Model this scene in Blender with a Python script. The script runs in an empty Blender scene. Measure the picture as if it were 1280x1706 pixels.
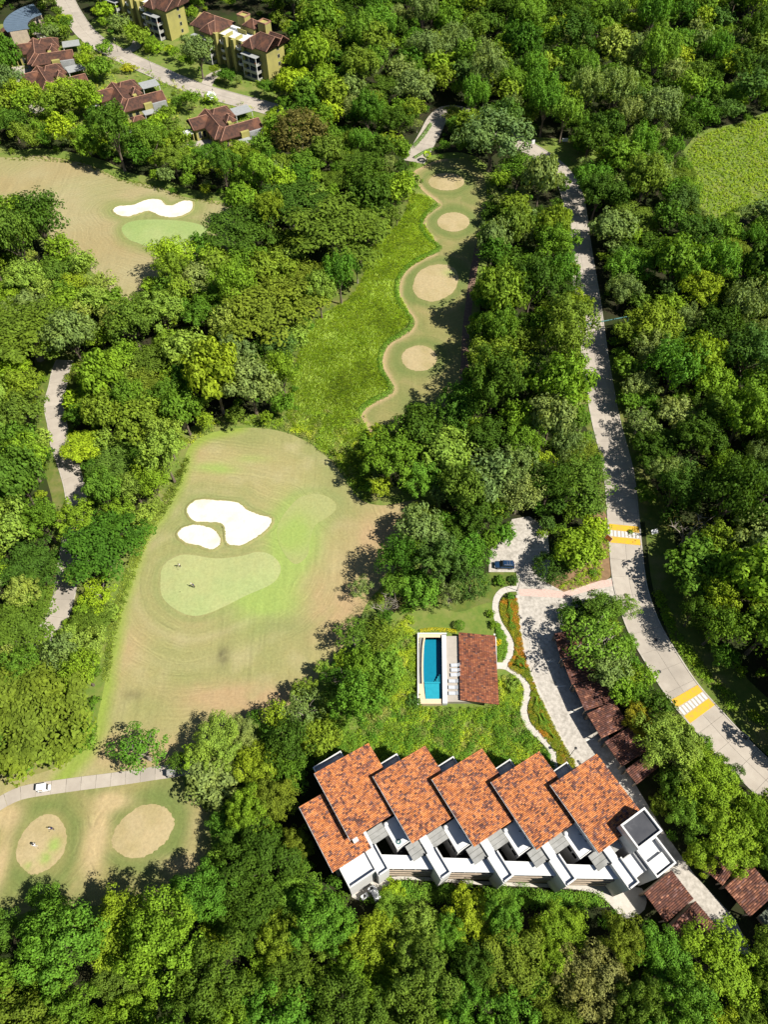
import bpy, math, random, colorsys
import numpy as np
from mathutils import Vector, Matrix
from mathutils.geometry import delaunay_2d_cdt

rnd = random.Random(7)
NR = np.random.default_rng(11)
SC = bpy.context.scene
COL = SC.collection
R = math.radians

# ------------------------------------------------------------------ camera, sky, sun, exposure
CAM_H, FOC, PIT = 147.0, 1184.0, math.atan(797 / 1184.0)
cam = bpy.data.cameras.new('camera')
camo = bpy.data.objects.new('camera', cam)
COL.objects.link(camo)
camo.location = (0, 0, CAM_H)
camo.rotation_euler = (PIT, 0, 0)
cam.sensor_fit = 'VERTICAL'
cam.sensor_height = 24.0
cam.lens = FOC / 1706.0 * 24.0
cam.clip_start = 1.0
cam.clip_end = 6000
SC.camera = camo

SUN_AZ, SUN_EL = -22.0, 52.0          # degrees from +X, above the horizon
world = bpy.data.worlds.new('World')
SC.world = world
world.use_nodes = True
wn = world.node_tree
sky = wn.nodes.new('ShaderNodeTexSky')
sky.sky_type = 'NISHITA'
sky.sun_disc = False
sky.sun_elevation = R(SUN_EL)
sky.sun_rotation = R(90 - SUN_AZ)
sky.air_density = 1.0
sky.dust_density = 0.6
wn.links.new(sky.outputs[0], wn.nodes['Background'].inputs[0])
wn.nodes['Background'].inputs[1].default_value = 0.05

sun = bpy.data.lights.new('sun', 'SUN')
sun.energy = 5.0
sun.angle = R(0.53)
sun.color = (1.0, 0.945, 0.84)
suno = bpy.data.objects.new('sun', sun)
COL.objects.link(suno)
sd = Vector((math.cos(R(SUN_EL)) * math.cos(R(SUN_AZ)), math.cos(R(SUN_EL)) * math.sin(R(SUN_AZ)), math.sin(R(SUN_EL))))
suno.rotation_euler = sd.to_track_quat('Z', 'Y').to_euler()
suno.location = (80, -60, 250)

SC.view_settings.view_transform = 'Standard'
SC.view_settings.look = 'None'
SC.view_settings.exposure = 0.72
SC.view_settings.gamma = 1.0
SC.cycles.max_bounces = 3
SC.cycles.diffuse_bounces = 1
SC.cycles.glossy_bounces = 2
SC.cycles.transmission_bounces = 3
SC.cycles.transparent_max_bounces = 6
SC.cycles.caustics_reflective = False
SC.cycles.caustics_refractive = False

# ------------------------------------------------------------------ geometry helpers
_c, _s = math.cos(PIT), math.sin(PIT)


def at(px, py, z=0.0):
    """point of the photograph -> the place at height z that it shows"""
    x, y = (px - 640) / FOC, (853 - py) / FOC
    d = (x, y * _c + _s, y * _s - _c)
    t = (CAM_H - z) / -d[2]
    return Vector((d[0] * t, d[1] * t, z))


def proj(X, Y, Z):
    dz = Z - CAM_H
    yc = Y * _c + dz * _s
    zc = Y * _s - dz * _c
    return 640 + FOC * X / zc, 853 - FOC * yc / zc


def depth(X, Y, Z):
    return Y * _s - (Z - CAM_H) * _c


def Z(ox, oy, s, pts):
    return [(ox + a / s, oy + b / s) for a, b in pts]


def W(pts, z=0.0):
    return [at(p[0], p[1], z) for p in pts]


def smooth(pts, closed=True, n=6):
    """Catmull-Rom through 2D points"""
    P = [Vector((p[0], p[1])) for p in pts]
    out = []
    m = len(P)
    rng = range(m) if closed else range(m - 1)
    for i in rng:
        if closed:
            a, b, c, d = P[i - 1], P[i], P[(i + 1) % m], P[(i + 2) % m]
        else:
            a, b, c, d = P[max(i - 1, 0)], P[i], P[i + 1], P[min(i + 2, m - 1)]
        for k in range(n):
            t = k / n
            out.append(0.5 * ((2 * b) + (c - a) * t + (2 * a - 5 * b + 4 * c - d) * t * t + (3 * b - a - 3 * c + d) * t ** 3))
    if not closed:
        out.append(P[-1].copy())
    return out


def inside(poly, X, Y):
    """vectorised point in polygon"""
    X = np.asarray(X, float); Y = np.asarray(Y, float)
    r = np.zeros(X.shape, bool)
    n = len(poly)
    for i in range(n):
        x1, y1 = poly[i][0], poly[i][1]
        x2, y2 = poly[(i + 1) % n][0], poly[(i + 1) % n][1]
        if y1 == y2:
            continue
        c = ((y1 > Y) != (y2 > Y)) & (X < (x2 - x1) * (Y - y1) / (y2 - y1) + x1)
        r ^= c
    return r


def pdist(poly, X, Y, closed=True):
    """distance to a polyline"""
    X = np.asarray(X, float); Y = np.asarray(Y, float)
    best = np.full(X.shape, 1e9)
    n = len(poly)
    for i in range(n if closed else n - 1):
        ax, ay = poly[i][0], poly[i][1]
        bx, by = poly[(i + 1) % n][0], poly[(i + 1) % n][1]
        dx, dy = bx - ax, by - ay
        L = dx * dx + dy * dy + 1e-12
        t = np.clip(((X - ax) * dx + (Y - ay) * dy) / L, 0, 1)
        best = np.minimum(best, np.hypot(X - ax - t * dx, Y - ay - t * dy))
    return best


def sdist(poly, X, Y):
    d = pdist(poly, X, Y)
    return np.where(inside(poly, X, Y), -d, d)


def vnoise(X, Y, seed=0):
    """cheap smooth noise 0..1"""
    X = np.asarray(X, float); Y = np.asarray(Y, float)
    xi = np.floor(X).astype(np.int64); yi = np.floor(Y).astype(np.int64)
    fx, fy = X - xi, Y - yi
    fx = fx * fx * (3 - 2 * fx); fy = fy * fy * (3 - 2 * fy)

    def h(a, b):
        v = np.sin(a * 127.1 + b * 311.7 + seed * 74.7) * 43758.5453
        return v - np.floor(v)
    return (h(xi, yi) * (1 - fx) + h(xi + 1, yi) * fx) * (1 - fy) + (h(xi, yi + 1) * (1 - fx) + h(xi + 1, yi + 1) * fx) * fy


def fbm(X, Y, seed=0, o=3):
    s, a, t = 0, 0.5, 0
    for i in range(o):
        s = s + a * vnoise(np.asarray(X) * 2 ** i, np.asarray(Y) * 2 ** i, seed + i); t += a; a *= 0.5
    return s / t


class MB:
    """collects faces for one mesh"""

    def __init__(self):
        self.v = []; self.f = []; self.m = []

    def add(self, vs, fs, mi=0):
        o = len(self.v)
        self.v += [tuple(p) for p in vs]
        self.f += [tuple(i + o for i in f) for f in fs]
        self.m += [mi] * len(fs)
        return self

    def box(self, x0, x1, y0, y1, z0, z1, mi=0, M=None):
        vs = [Vector(p) for p in ((x0, y0, z0), (x1, y0, z0), (x1, y1, z0), (x0, y1, z0), (x0, y0, z1), (x1, y0, z1), (x1, y1, z1), (x0, y1, z1))]
        if M is not None:
            vs = [M @ p for p in vs]
        return self.add(vs, [(0, 3, 2, 1), (4, 5, 6, 7), (0, 1, 5, 4), (1, 2, 6, 5), (2, 3, 7, 6), (3, 0, 4, 7)], mi)

    def prism(self, poly, z0, z1, mi=0, cap=True):
        n = len(poly)
        if sum(poly[i - 1][0] * poly[i][1] - poly[i][0] * poly[i - 1][1] for i in range(n)) < 0:
            poly = poly[::-1]
        vs = [(p[0], p[1], z0) for p in poly] + [(p[0], p[1], z1) for p in poly]
        fs = [(i, (i + 1) % n, n + (i + 1) % n, n + i) for i in range(n)]
        if cap:
            fs += [tuple(range(n, 2 * n)), tuple(range(n - 1, -1, -1))]
        return self.add(vs, fs, mi)

    def tube(self, pts, rad, n=6, mi=0, cap=True):
        pts = [Vector(p) for p in pts]
        if not hasattr(rad, '__len__'):
            rad = [rad] * len(pts)
        vs = []; fs = []
        for i, p in enumerate(pts):
            d = (pts[min(i + 1, len(pts) - 1)] - pts[max(i - 1, 0)]).normalized()
            a = Vector((0, 0, 1)) if abs(d.z) < .9 else Vector((1, 0, 0))
            u = d.cross(a).normalized(); w = d.cross(u)
            for k in range(n):
                t = 2 * math.pi * k / n
                vs.append(p + (u * math.cos(t) + w * math.sin(t)) * rad[i])
        for i in range(len(pts) - 1):
            for k in range(n):
                fs.append((i * n + k, i * n + (k + 1) % n, (i + 1) * n + (k + 1) % n, (i + 1) * n + k))
        if cap:
            fs.append(tuple(range(n - 1, -1, -1)))
            fs.append(tuple(range((len(pts) - 1) * n, len(pts) * n)))
        return self.add(vs, fs, mi)

    def ball(self, c, r, sz=1.0, seg=10, rings=6, mi=0, jit=0):
        c = Vector(c); vs = []; fs = []
        for i in range(rings + 1):
            th = math.pi * i / rings
            for k in range(seg):
                ph = 2 * math.pi * k / seg
                q = r * (1 + jit * (rnd.random() - .5))
                vs.append(c + Vector((math.sin(th) * math.cos(ph) * q, math.sin(th) * math.sin(ph) * q, math.cos(th) * q * sz)))
        for i in range(rings):
            for k in range(seg):
                fs.append((i * seg + k, (i + 1) * seg + k, (i + 1) * seg + (k + 1) % seg, i * seg + (k + 1) % seg))
        return self.add(vs, fs, mi)

    def build(self, name, mat, parent=None, smooth_=False):
        me = bpy.data.meshes.new(name)
        me.from_pydata(self.v, [], self.f)
        mats = mat if isinstance(mat, (list, tuple)) else [mat]
        for m in mats:
            me.materials.append(m)
        if len(mats) > 1:
            me.polygons.foreach_set('material_index', self.m)
        if smooth_:
            me.polygons.foreach_set('use_smooth', [True] * len(me.polygons))
        me.update()
        o = bpy.data.objects.new(name, me)
        COL.objects.link(o)
        if parent is not None:
            o.parent = parent
        return o


def np_mesh(name, V, F, mat, parent=None, fcol=None, vattr=None, mi=None):
    """mesh out of numpy arrays; F is (n,3) or (n,4)"""
    me = bpy.data.meshes.new(name)
    V = np.ascontiguousarray(V, np.float32); F = np.ascontiguousarray(F, np.int32)
    k = F.shape[1]
    me.vertices.add(len(V)); me.vertices.foreach_set('co', V.ravel())
    me.loops.add(F.size); me.loops.foreach_set('vertex_index', F.ravel())
    me.polygons.add(len(F)); me.polygons.foreach_set('loop_start', np.arange(0, F.size, k, dtype=np.int32))
    me.polygons.foreach_set('loop_total', np.full(len(F), k, np.int32))
    for m in (mat if isinstance(mat, (list, tuple)) else [mat]):
        me.materials.append(m)
    if mi is not None:
        me.polygons.foreach_set('material_index', np.ascontiguousarray(mi, np.int32))
    if fcol is not None:
        a = me.attributes.new('Col', 'FLOAT_COLOR', 'FACE')
        a.data.foreach_set('color', np.ascontiguousarray(np.c_[fcol, np.ones(len(fcol))], np.float32).ravel())
    for nm, arr in (vattr or {}).items():
        if arr.ndim == 2:
            a = me.attributes.new(nm, 'FLOAT_COLOR', 'POINT')
            a.data.foreach_set('color', np.ascontiguousarray(np.c_[arr, np.ones(len(arr))], np.float32).ravel())
        else:
            a = me.attributes.new(nm, 'FLOAT', 'POINT')
            a.data.foreach_set('value', np.ascontiguousarray(arr, np.float32))
    me.update(calc_edges=True)
    o = bpy.data.objects.new(name, me)
    COL.objects.link(o)
    if parent is not None:
        o.parent = parent
    return o


def empty(name, loc, rz=0.0):
    o = bpy.data.objects.new(name, None)
    o.empty_display_size = 0.3
    o.location = loc
    o.rotation_euler = (0, 0, rz)
    COL.objects.link(o)
    return o


def tag(o, label=None, cat=None, group=None, kind=None):
    if label: o['label'] = label
    if cat: o['category'] = cat
    if group: o['group'] = group
    if kind: o['kind'] = kind
    return o


def copy_tree(o, parent=None):
    c = o.copy()
    COL.objects.link(c)
    c.parent = parent
    for ch in list(o.children):
        copy_tree(ch, c)
    return c


# ------------------------------------------------------------------ materials
def new_mat(name):
    m = bpy.data.materials.new(name)
    m.use_nodes = True
    nt = m.node_tree
    return m, nt, nt.nodes['Principled BSDF'], nt.links


def mixc(nt, fac, a, b, mode='MIX'):
    n = nt.nodes.new('ShaderNodeMix')
    n.data_type = 'RGBA'; n.blend_type = mode
    for s, v in ((0, fac), (6, a), (7, b)):
        if hasattr(v, 'default_value') or hasattr(v, 'is_linked'):
            nt.links.new(v, n.inputs[s])
        elif isinstance(v, (tuple, list)):
            n.inputs[s].default_value = (*v[:3], 1)
        else:
            n.inputs[s].default_value = v
    return n.outputs[2]


def noise(nt, scale, detail=4, rough=.6, coord='Object', stretch=None):
    tc = nt.nodes.new('ShaderNodeTexCoord')
    n = nt.nodes.new('ShaderNodeTexNoise')
    n.inputs['Scale'].default_value = scale
    n.inputs['Detail'].default_value = detail
    n.inputs['Roughness'].default_value = rough
    src = tc.outputs[coord]
    if stretch:
        mp = nt.nodes.new('ShaderNodeMapping')
        mp.inputs['Scale'].default_value = stretch
        nt.links.new(src, mp.inputs[0]); src = mp.outputs[0]
    nt.links.new(src, n.inputs['Vector'])
    return n.outputs['Fac']


def maprange(nt, v, a, b, c=0.0, d=1.0):
    n = nt.nodes.new('ShaderNodeMapRange')
    nt.links.new(v, n.inputs[0])
    for i, x in enumerate((a, b, c, d)):
        n.inputs[i + 1].default_value = x
    return n.outputs[0]


def bump(nt, h, strength=.3, dist=.05):
    b = nt.nodes.new('ShaderNodeBump')
    b.inputs['Strength'].default_value = strength
    b.inputs['Distance'].default_value = dist
    nt.links.new(h, b.inputs['Height'])
    return b.outputs[0]


def pmat(name, c1, c2=None, scale=1.0, rough=.85, spec=.25, detail=5, lo=.35, hi=.65, c3=None, scale3=.15, lo3=.5, hi3=.7, objvar=0.0, bstr=0.0, bscale=None, bdist=.05, metal=0, stretch=None):
    m, nt, bs, L = new_mat(name)
    out = None
    if c2 is None:
        c2 = tuple(x * .85 for x in c1)
    f = maprange(nt, noise(nt, scale, detail, stretch=stretch), lo, hi)
    out = mixc(nt, f, c1, c2)
    if c3 is not None:
        f3 = maprange(nt, noise(nt, scale3, 4), lo3, hi3)
        out = mixc(nt, f3, out, c3)
    if objvar:
        oi = nt.nodes.new('ShaderNodeObjectInfo')
        v = maprange(nt, oi.outputs['Random'], 0, 1, 1 - objvar, 1 + objvar)
        out = mixc(nt, 1.0, out, v, 'MULTIPLY')
    L.new(out, bs.inputs['Base Color'])
    bs.inputs['Roughness'].default_value = rough
    bs.inputs['Specular IOR Level'].default_value = spec
    bs.inputs['Metallic'].default_value = metal
    if bstr:
        L.new(bump(nt, noise(nt, bscale or scale * 4, 4), bstr, bdist), bs.inputs['Normal'])
    return m


def attr_mat(name, rough=.85, grain=6.0, gamt=.25, bstr=.3, bdist=.03, spec=.2):
    """colour stored with the pieces, grain on top"""
    m, nt, bs, L = new_mat(name)
    a = nt.nodes.new('ShaderNodeAttribute'); a.attribute_name = 'Col'
    n = noise(nt, grain, 5)
    v = maprange(nt, n, .25, .75, 1 - gamt, 1 + gamt)
    c = mixc(nt, 1.0, a.outputs['Color'], v, 'MULTIPLY')
    stain = maprange(nt, noise(nt, .55, 6, .7), .46, .66, 0, .6)
    c = mixc(nt, stain, c, mixc(nt, 1.0, c, (.55, .52, .55), 'MULTIPLY'))
    L.new(c, bs.inputs['Base Color'])
    bs.inputs['Roughness'].default_value = rough
    bs.inputs['Specular IOR Level'].default_value = spec
    if bstr:
        L.new(bump(nt, n, bstr, bdist), bs.inputs['Normal'])
    return m


def turf_mat(name, line=.12, freq=2.2, bstr=.4):
    """mown turf: colour of the grass from the sheet, mowing lines along the mower's way, grain"""
    m, nt, bs, L = new_mat(name)
    a = nt.nodes.new('ShaderNodeAttribute'); a.attribute_name = 'Col'
    mw = nt.nodes.new('ShaderNodeAttribute'); mw.attribute_name = 'mow'
    n1 = noise(nt, .16, 3)
    n2 = noise(nt, 1.6, 5, .7)
    n3 = noise(nt, 9.0, 4, .7)
    ad = nt.nodes.new('ShaderNodeMath'); ad.operation = 'MULTIPLY_ADD'
    L.new(n1, ad.inputs[0]); ad.inputs[1].default_value = 2.6; L.new(mw.outputs['Fac'], ad.inputs[2])
    cx = nt.nodes.new('ShaderNodeCombineXYZ')
    L.new(ad.outputs[0], cx.inputs[0])
    n4 = nt.nodes.new('ShaderNodeTexNoise'); n4.inputs['Scale'].default_value = freq; n4.inputs['Detail'].default_value = 2
    L.new(cx.outputs[0], n4.inputs['Vector'])
    l = maprange(nt, n4.outputs['Fac'], .32, .68, 1 - line, 1 + line)
    cross = maprange(nt, noise(nt, freq * .55, 2, stretch=(1.0, .05, 1)), .35, .65, 1 - line * .6, 1 + line * .6)
    cm = nt.nodes.new('ShaderNodeMix'); cm.data_type = 'FLOAT'
    L.new(maprange(nt, noise(nt, .045, 2), .44, .56), cm.inputs[0]); L.new(l, cm.inputs[2]); L.new(cross, cm.inputs[3]); l = cm.outputs[0]
    broken = maprange(nt, noise(nt, .35, 4), .35, .6)
    lm = nt.nodes.new('ShaderNodeMix'); lm.data_type = 'FLOAT'
    L.new(broken, lm.inputs[0]); lm.inputs[2].default_value = 1.0; L.new(l, lm.inputs[3])
    c = mixc(nt, 1.0, a.outputs['Color'], lm.outputs[0], 'MULTIPLY')
    c = mixc(nt, 1.0, c, maprange(nt, n2, .3, .7, .86, 1.14), 'MULTIPLY')
    c = mixc(nt, 1.0, c, maprange(nt, n3, .3, .7, .88, 1.12), 'MULTIPLY')
    hue = mixc(nt, maprange(nt, noise(nt, .5, 5, .65), .4, .7, 0, .35), c, mixc(nt, 1.0, c, (1.06, .97, .9), 'MULTIPLY'))
    L.new(hue, bs.inputs['Base Color'])
    bs.inputs['Roughness'].default_value = .95
    bs.inputs['Specular IOR Level'].default_value = .1
    L.new(bump(nt, n2, bstr, .12), bs.inputs['Normal'])
    return m


def leaf_mat(name, cols, transl=.30, vary=.38, rough=.65, spec=.07):
    m, nt, bs, L = new_mat(name)
    oi = nt.nodes.new('ShaderNodeObjectInfo')
    at_ = nt.nodes.new('ShaderNodeAttribute'); at_.attribute_name = 'tint'
    ad = nt.nodes.new('ShaderNodeMath'); ad.operation = 'ADD'
    L.new(oi.outputs['Random'], ad.inputs[0]); L.new(at_.outputs['Fac'], ad.inputs[1])
    fr = nt.nodes.new('ShaderNodeMath'); fr.operation = 'FRACT'
    L.new(ad.outputs[0], fr.inputs[0])
    cr = nt.nodes.new('ShaderNodeValToRGB')
    el = cr.color_ramp.elements
    for i, c in enumerate(cols):
        p = i / max(1, len(cols) - 1)
        e = el[i] if i < 2 else el.new(p)
        e.position = p; e.color = (*c, 1)
    L.new(fr.outputs[0], cr.inputs[0])
    g = nt.nodes.new('ShaderNodeNewGeometry')
    v = maprange(nt, g.outputs['Random Per Island'], 0, 1, 1 - vary, 1 + vary)
    c = mixc(nt, 1.0, cr.outputs[0], v, 'MULTIPLY')
    n = noise(nt, 1.6, 2)
    c = mixc(nt, maprange(nt, n, .4, .65, 0, .55), c, mixc(nt, 1.0, c, (1.25, 1.14, .75), 'MULTIPLY'))
    L.new(c, bs.inputs['Base Color'])
    bs.inputs['Roughness'].default_value = rough
    bs.inputs['Specular IOR Level'].default_value = spec
    tr = nt.nodes.new('ShaderNodeBsdfTranslucent')
    L.new(mixc(nt, 1.0, c, (1.3, 1.25, .5), 'MULTIPLY'), tr.inputs[0])
    mx = nt.nodes.new('ShaderNodeMixShader'); mx.inputs[0].default_value = transl
    L.new(bs.outputs[0], mx.inputs[1]); L.new(tr.outputs[0], mx.inputs[2])
    L.new(mx.outputs[0], nt.nodes['Material Output'].inputs[0])
    return m


M = {}
M['ground'] = pmat('forest_floor', (.02, .03, .009), (.035, .03, .017), .25, .95, .1, c3=(.03, .05, .01), scale3=.06, bstr=.5, bscale=1.5, bdist=.2)
M['concrete'] = pmat('road_concrete', (.385, .345, .295), (.34, .30, .255), .5, .85, .25, c3=(.275, .245, .21), scale3=.09, lo3=.5, hi3=.75, objvar=.06, bstr=.15, bscale=8, bdist=.01)
M['joint'] = pmat('road_joint', (.26, .23, .19), (.2, .18, .15), 2)
M['kerb'] = pmat('kerb_concrete', (.42, .39, .34), (.32, .29, .25), 1.2, objvar=.05)
M['yellow'] = pmat('yellow_road_paint', (.60, .35, .02), (.40, .26, .07), 1.8, .75, lo=.45, hi=.72)
M['whitepaint'] = pmat('white_road_paint', (.66, .65, .62), (.5, .48, .44), 2.5, .75)
M['cobble'] = pmat('pale_cobble', (.47, .435, .39), (.31, .285, .25), 1.3, .9, .15, c3=(.24, .22, .19), scale3=.35, lo3=.55, hi3=.72, bstr=.5, bscale=5, bdist=.03)
M['pink'] = pmat('pink_paving', (.55, .40, .35), (.42, .31, .27), 2.2, .9)
M['path'] = pmat('pale_path', (.48, .45, .405), (.42, .39, .345), 1.5, .85)
M['brickpath'] = pmat('brown_path', (.19, .12, .085), (.13, .085, .06), 1.2)
M['white'] = pmat('white_wall_paint', (.60, .595, .585), (.53, .525, .51), .6, .7, c3=(.42, .405, .38), scale3=.25, lo3=.6, hi3=.85)
M['whiteroof'] = pmat('white_roof_coat', (.61, .62, .625), (.55, .56, .565), .5, .6, c3=(.40, .40, .39), scale3=.22, lo3=.62, hi3=.85)
M['greyslab'] = pmat('grey_concrete_slab', (.30, .30, .29), (.23, .23, .22), .8, .8, c3=(.17, .17, .16), scale3=.3, stretch=(1, 1, 1))
M['shedroof'] = pmat('grey_green_sheet', (.10, .12, .085), None, 2)
M['dark'] = pmat('dark_recess', (.015, .014, .016), (.03, .028, .026), 1)
M['beige'] = pmat('beige_concrete', (.42, .34, .26), (.33, .27, .21), .8)
M['tile'] = attr_mat('clay_tile', .8, 5, .22, .25, .02)
M['tilebase'] = pmat('clay_underlay', (.14, .055, .03), (.1, .04, .025), 2)
M['farroof'] = pmat('weathered_clay', (.092, .046, .033), (.048, .029, .024), .9, .85, .15, c3=(.165, .075, .045), scale3=.22, lo3=.5, hi3=.72, detail=7, lo=.42, hi=.58, bstr=.6, bscale=6, bdist=.06)
M['ridge'] = pmat('ridge_tile', (.36, .2, .14), (.25, .13, .09), 2)
M['green'] = pmat('olive_render', (.36, .33, .105), (.31, .285, .09), .35, .85, c3=(.25, .235, .085), scale3=.15)
M['metalroof'] = pmat('pale_metal_sheet', (.33, .34, .34), (.27, .28, .28), 1, .45, .4)
M['blueroof'] = pmat('blue_grey_metal', (.10, .14, .19), (.085, .12, .165), .5, .45, .5)
M['glass'] = pmat('dark_glass', (.012, .015, .018), (.02, .024, .026), 1, .12, .6)
M['frame'] = pmat('window_frame', (.35, .34, .31), None, 3)
M['blackwater'] = pmat('black_membrane', (.028, .03, .038), (.045, .047, .055), .5, .35, .5, c3=(.09, .09, .1), scale3=.5, lo3=.6, hi3=.75)
M['pooltile'] = pmat('pool_tile', (.010, .215, .31), (.009, .19, .28), 1.5, .4, .4)
M['poolpale'] = pmat('pool_tile_pale', (.06, .36, .44), (.05, .32, .40), 1.5, .4, .4)
M['coping'] = pmat('cream_coping', (.62, .50, .34), (.55, .44, .30), 2)
M['deck'] = pmat('grey_deck', (.38, .34, .30), (.33, .30, .26), .7, .8)
M['sling'] = pmat('white_sling', (.46, .48, .52), (.40, .42, .46), 4, .7)
M['sand'] = pmat('white_sand', (.69, .63, .54), (.62, .56, .475), .35, .95, .05, c3=(.52, .43, .33), scale3=.14, lo3=.52, hi3=.8, bstr=.7, bscale=1.3, bdist=.12)
M['turf'] = turf_mat('fairway_turf', .19, 1.9, .2)
M['greenturf'] = turf_mat('putting_turf', .035, 1.2, .1)
M['lawn'] = pmat('lawn_grass', (.10, .16, .028), (.15, .19, .04), .8, .95, .1, c3=(.21, .2, .07), scale3=.12, lo3=.5, hi3=.75, bstr=.5, bscale=5, bdist=.1)
M['vergegrass'] = pmat('verge_grass', (.075, .12, .022), (.12, .145, .03), .8, .95, .1, c3=(.2, .17, .075), scale3=.15, lo3=.5, hi3=.75, bstr=.6, bscale=5, bdist=.1)
M['soil'] = pmat('bare_soil', (.24, .15, .085), (.17, .11, .06), .8, .95, .1)
M['bark'] = pmat('bark', (.13, .1, .075), (.2, .165, .13), 3, .9, .1, stretch=(1, 1, .2))
M['palebark'] = pmat('pale_bark', (.33, .29, .245), (.22, .19, .16), 3, .9, .1)
M['metal'] = pmat('dark_metal', (.03, .03, .032), None, 3, .5, .5)
M['steel'] = pmat('grey_steel', (.3, .31, .32), None, 3, .45, .5, metal=.6)
M['rubber'] = pmat('rubber', (.015, .015, .016), None, 5, .8)
M['bluepaint'] = pmat('dark_blue_car_paint', (.012, .035, .085), None, .5, .2, .7)
M['cartwhite'] = pmat('cart_white', (.72, .73, .74), (.66, .67, .68), 3, .4, .5)
M['vinyl'] = pmat('beige_vinyl', (.35, .29, .22), None, 5, .6)
M['red'] = pmat('red_lens', (.35, .02, .015), None, 5, .3, .5)
M['lamp'] = pmat('lamp_lens', (.6, .6, .58), None, 5, .2, .5)
M['skin'] = pmat('skin', (.35, .2, .13), None, 8, .6)
M['cl_white'] = pmat('white_cloth', (.7, .7, .7), None, 8, .9)
M['cl_navy'] = pmat('navy_cloth', (.02, .03, .09), None, 8, .9)
M['cl_black'] = pmat('black_cloth', (.015, .015, .018), None, 8, .9)
M['cl_khaki'] = pmat('khaki_cloth', (.3, .24, .15), None, 8, .9)
M['orange'] = pmat('rust_orange_board', (.42, .12, .02), (.3, .08, .02), 2)
M['teal'] = pmat('teal_pipe', (.08, .2, .2), None, 2, .5)
M['solar'] = pmat('solar_panel', (.05, .06, .09), (.3, .32, .34), 9, .3, .6)

LB = 2.45


def LC(cols, k=1.0):
    return [tuple(x * LB * k for x in c) for c in cols]


GREENS = [(.024, .060, .006), (.038, .082, .008), (.058, .105, .009), (.046, .092, .010), (.082, .118, .010), (.056, .088, .012), (.032, .072, .008)]
M['lf_broad'] = leaf_mat('leaf_broad', LC(GREENS))
M['lf_dark'] = leaf_mat('leaf_dark', LC([(.022, .046, .005), (.030, .058, .006), (.024, .052, .007)]))
M['lf_rain'] = leaf_mat('leaf_feathery', LC([(.055, .085, .009), (.035, .066, .008), (.072, .095, .010), (.045, .08, .012)]), vary=.3)
M['lf_pale'] = leaf_mat('leaf_pale', LC([(.082, .118, .030), (.066, .10, .028), (.098, .125, .034), (.058, .095, .03)]))
M['lf_lime'] = leaf_mat('leaf_lime', LC([(.105, .165, .010), (.13, .18, .010), (.085, .15, .010)]))
M['lf_yellow'] = leaf_mat('leaf_yellow', LC([(.33, .235, .012), (.24, .21, .015), (.36, .22, .012)]))
M['lf_brown'] = leaf_mat('leaf_brown', LC([(.062, .058, .016), (.056, .055, .018)]))
M['lf_blue'] = leaf_mat('leaf_bluegreen', LC([(.028, .062, .011), (.040, .076, .015), (.032, .06, .012)]))
M['lf_silver'] = leaf_mat('leaf_silver', LC([(.3, .36, .36), (.36, .4, .4)]))
M['lf_hedge'] = leaf_mat('leaf_hedge', LC([(.055, .115, .012), (.04, .095, .01), (.075, .13, .015)]))
M['lf_grass'] = leaf_mat('leaf_tall_grass', LC([(.150, .215, .040), (.165, .225, .046), (.155, .218, .042), (.18, .228, .056), (.148, .21, .038)]), transl=.35)
M['lf_field'] = leaf_mat('leaf_field', LC([(.11, .165, .013), (.095, .15, .011), (.13, .175, .016)]), transl=.35)
M['lf_cover'] = leaf_mat('leaf_ground_cover', LC([(.13, .2, .014), (.08, .13, .015), (.19, .24, .015), (.12, .13, .04), (.06, .12, .012)]), transl=.35)
M['lf_cover2'] = leaf_mat('leaf_rough_grass', LC([(.085, .115, .018), (.10, .125, .022), (.075, .11, .016)]))
M['lf_flower'] = leaf_mat('leaf_flower_bed', LC([(.055, .085, .008), (.07, .095, .009), (.10, .10, .010), (.20, .075, .010), (.12, .095, .010), (.06, .088, .008), (.13, .12, .010), (.065, .09, .008)]), transl=.2)
M['lf_yflower'] = leaf_mat('leaf_yellow_flower', LC([(.26, .21, .008), (.22, .21, .010), (.13, .15, .010)]), transl=.2)

# ------------------------------------------------------------------ the ground and its sheets
def patch(name, poly, z, mat, spacing=None, attrs=None, parent=None, zfun=None):
    """sheet inside an outline (world xy), triangulated with inner points"""
    poly = [Vector((p[0], p[1])) for p in poly]
    xs = [p.x for p in poly]; ys = [p.y for p in poly]
    pts = list(poly)
    n = len(poly)
    if spacing:
        gx = np.arange(min(xs), max(xs), spacing); gy = np.arange(min(ys), max(ys), spacing)
        X, Y = np.meshgrid(gx, gy)
        X = (X + NR.uniform(-.25, .25, X.shape) * spacing).ravel(); Y = (Y + NR.uniform(-.25, .25, Y.shape) * spacing).ravel()
        k = inside(poly, X, Y)
        X, Y = X[k], Y[k]
        k = pdist(poly, X, Y) > spacing * .35
        pts += [Vector((a, b)) for a, b in zip(X[k], Y[k])]
    r = delaunay_2d_cdt(pts, [(i, (i + 1) % n) for i in range(n)], [list(range(n))], 1, 1e-4)
    V = np.array([(v.x, v.y, z) for v in r[0]]); F = np.array([f for f in r[2] if len(f) == 3])
    a, b, c = V[F[:, 0]], V[F[:, 1]], V[F[:, 2]]
    flip = ((b[:, 0] - a[:, 0]) * (c[:, 1] - a[:, 1]) - (b[:, 1] - a[:, 1]) * (c[:, 0] - a[:, 0])) < 0
    F[flip] = F[flip][:, ::-1]
    if zfun is not None:
        V[:, 2] += zfun(V[:, 0], V[:, 1])
    va = attrs(V[:, 0], V[:, 1]) if attrs else None
    return np_mesh(name, V, F, mat, parent, vattr=va)


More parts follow.
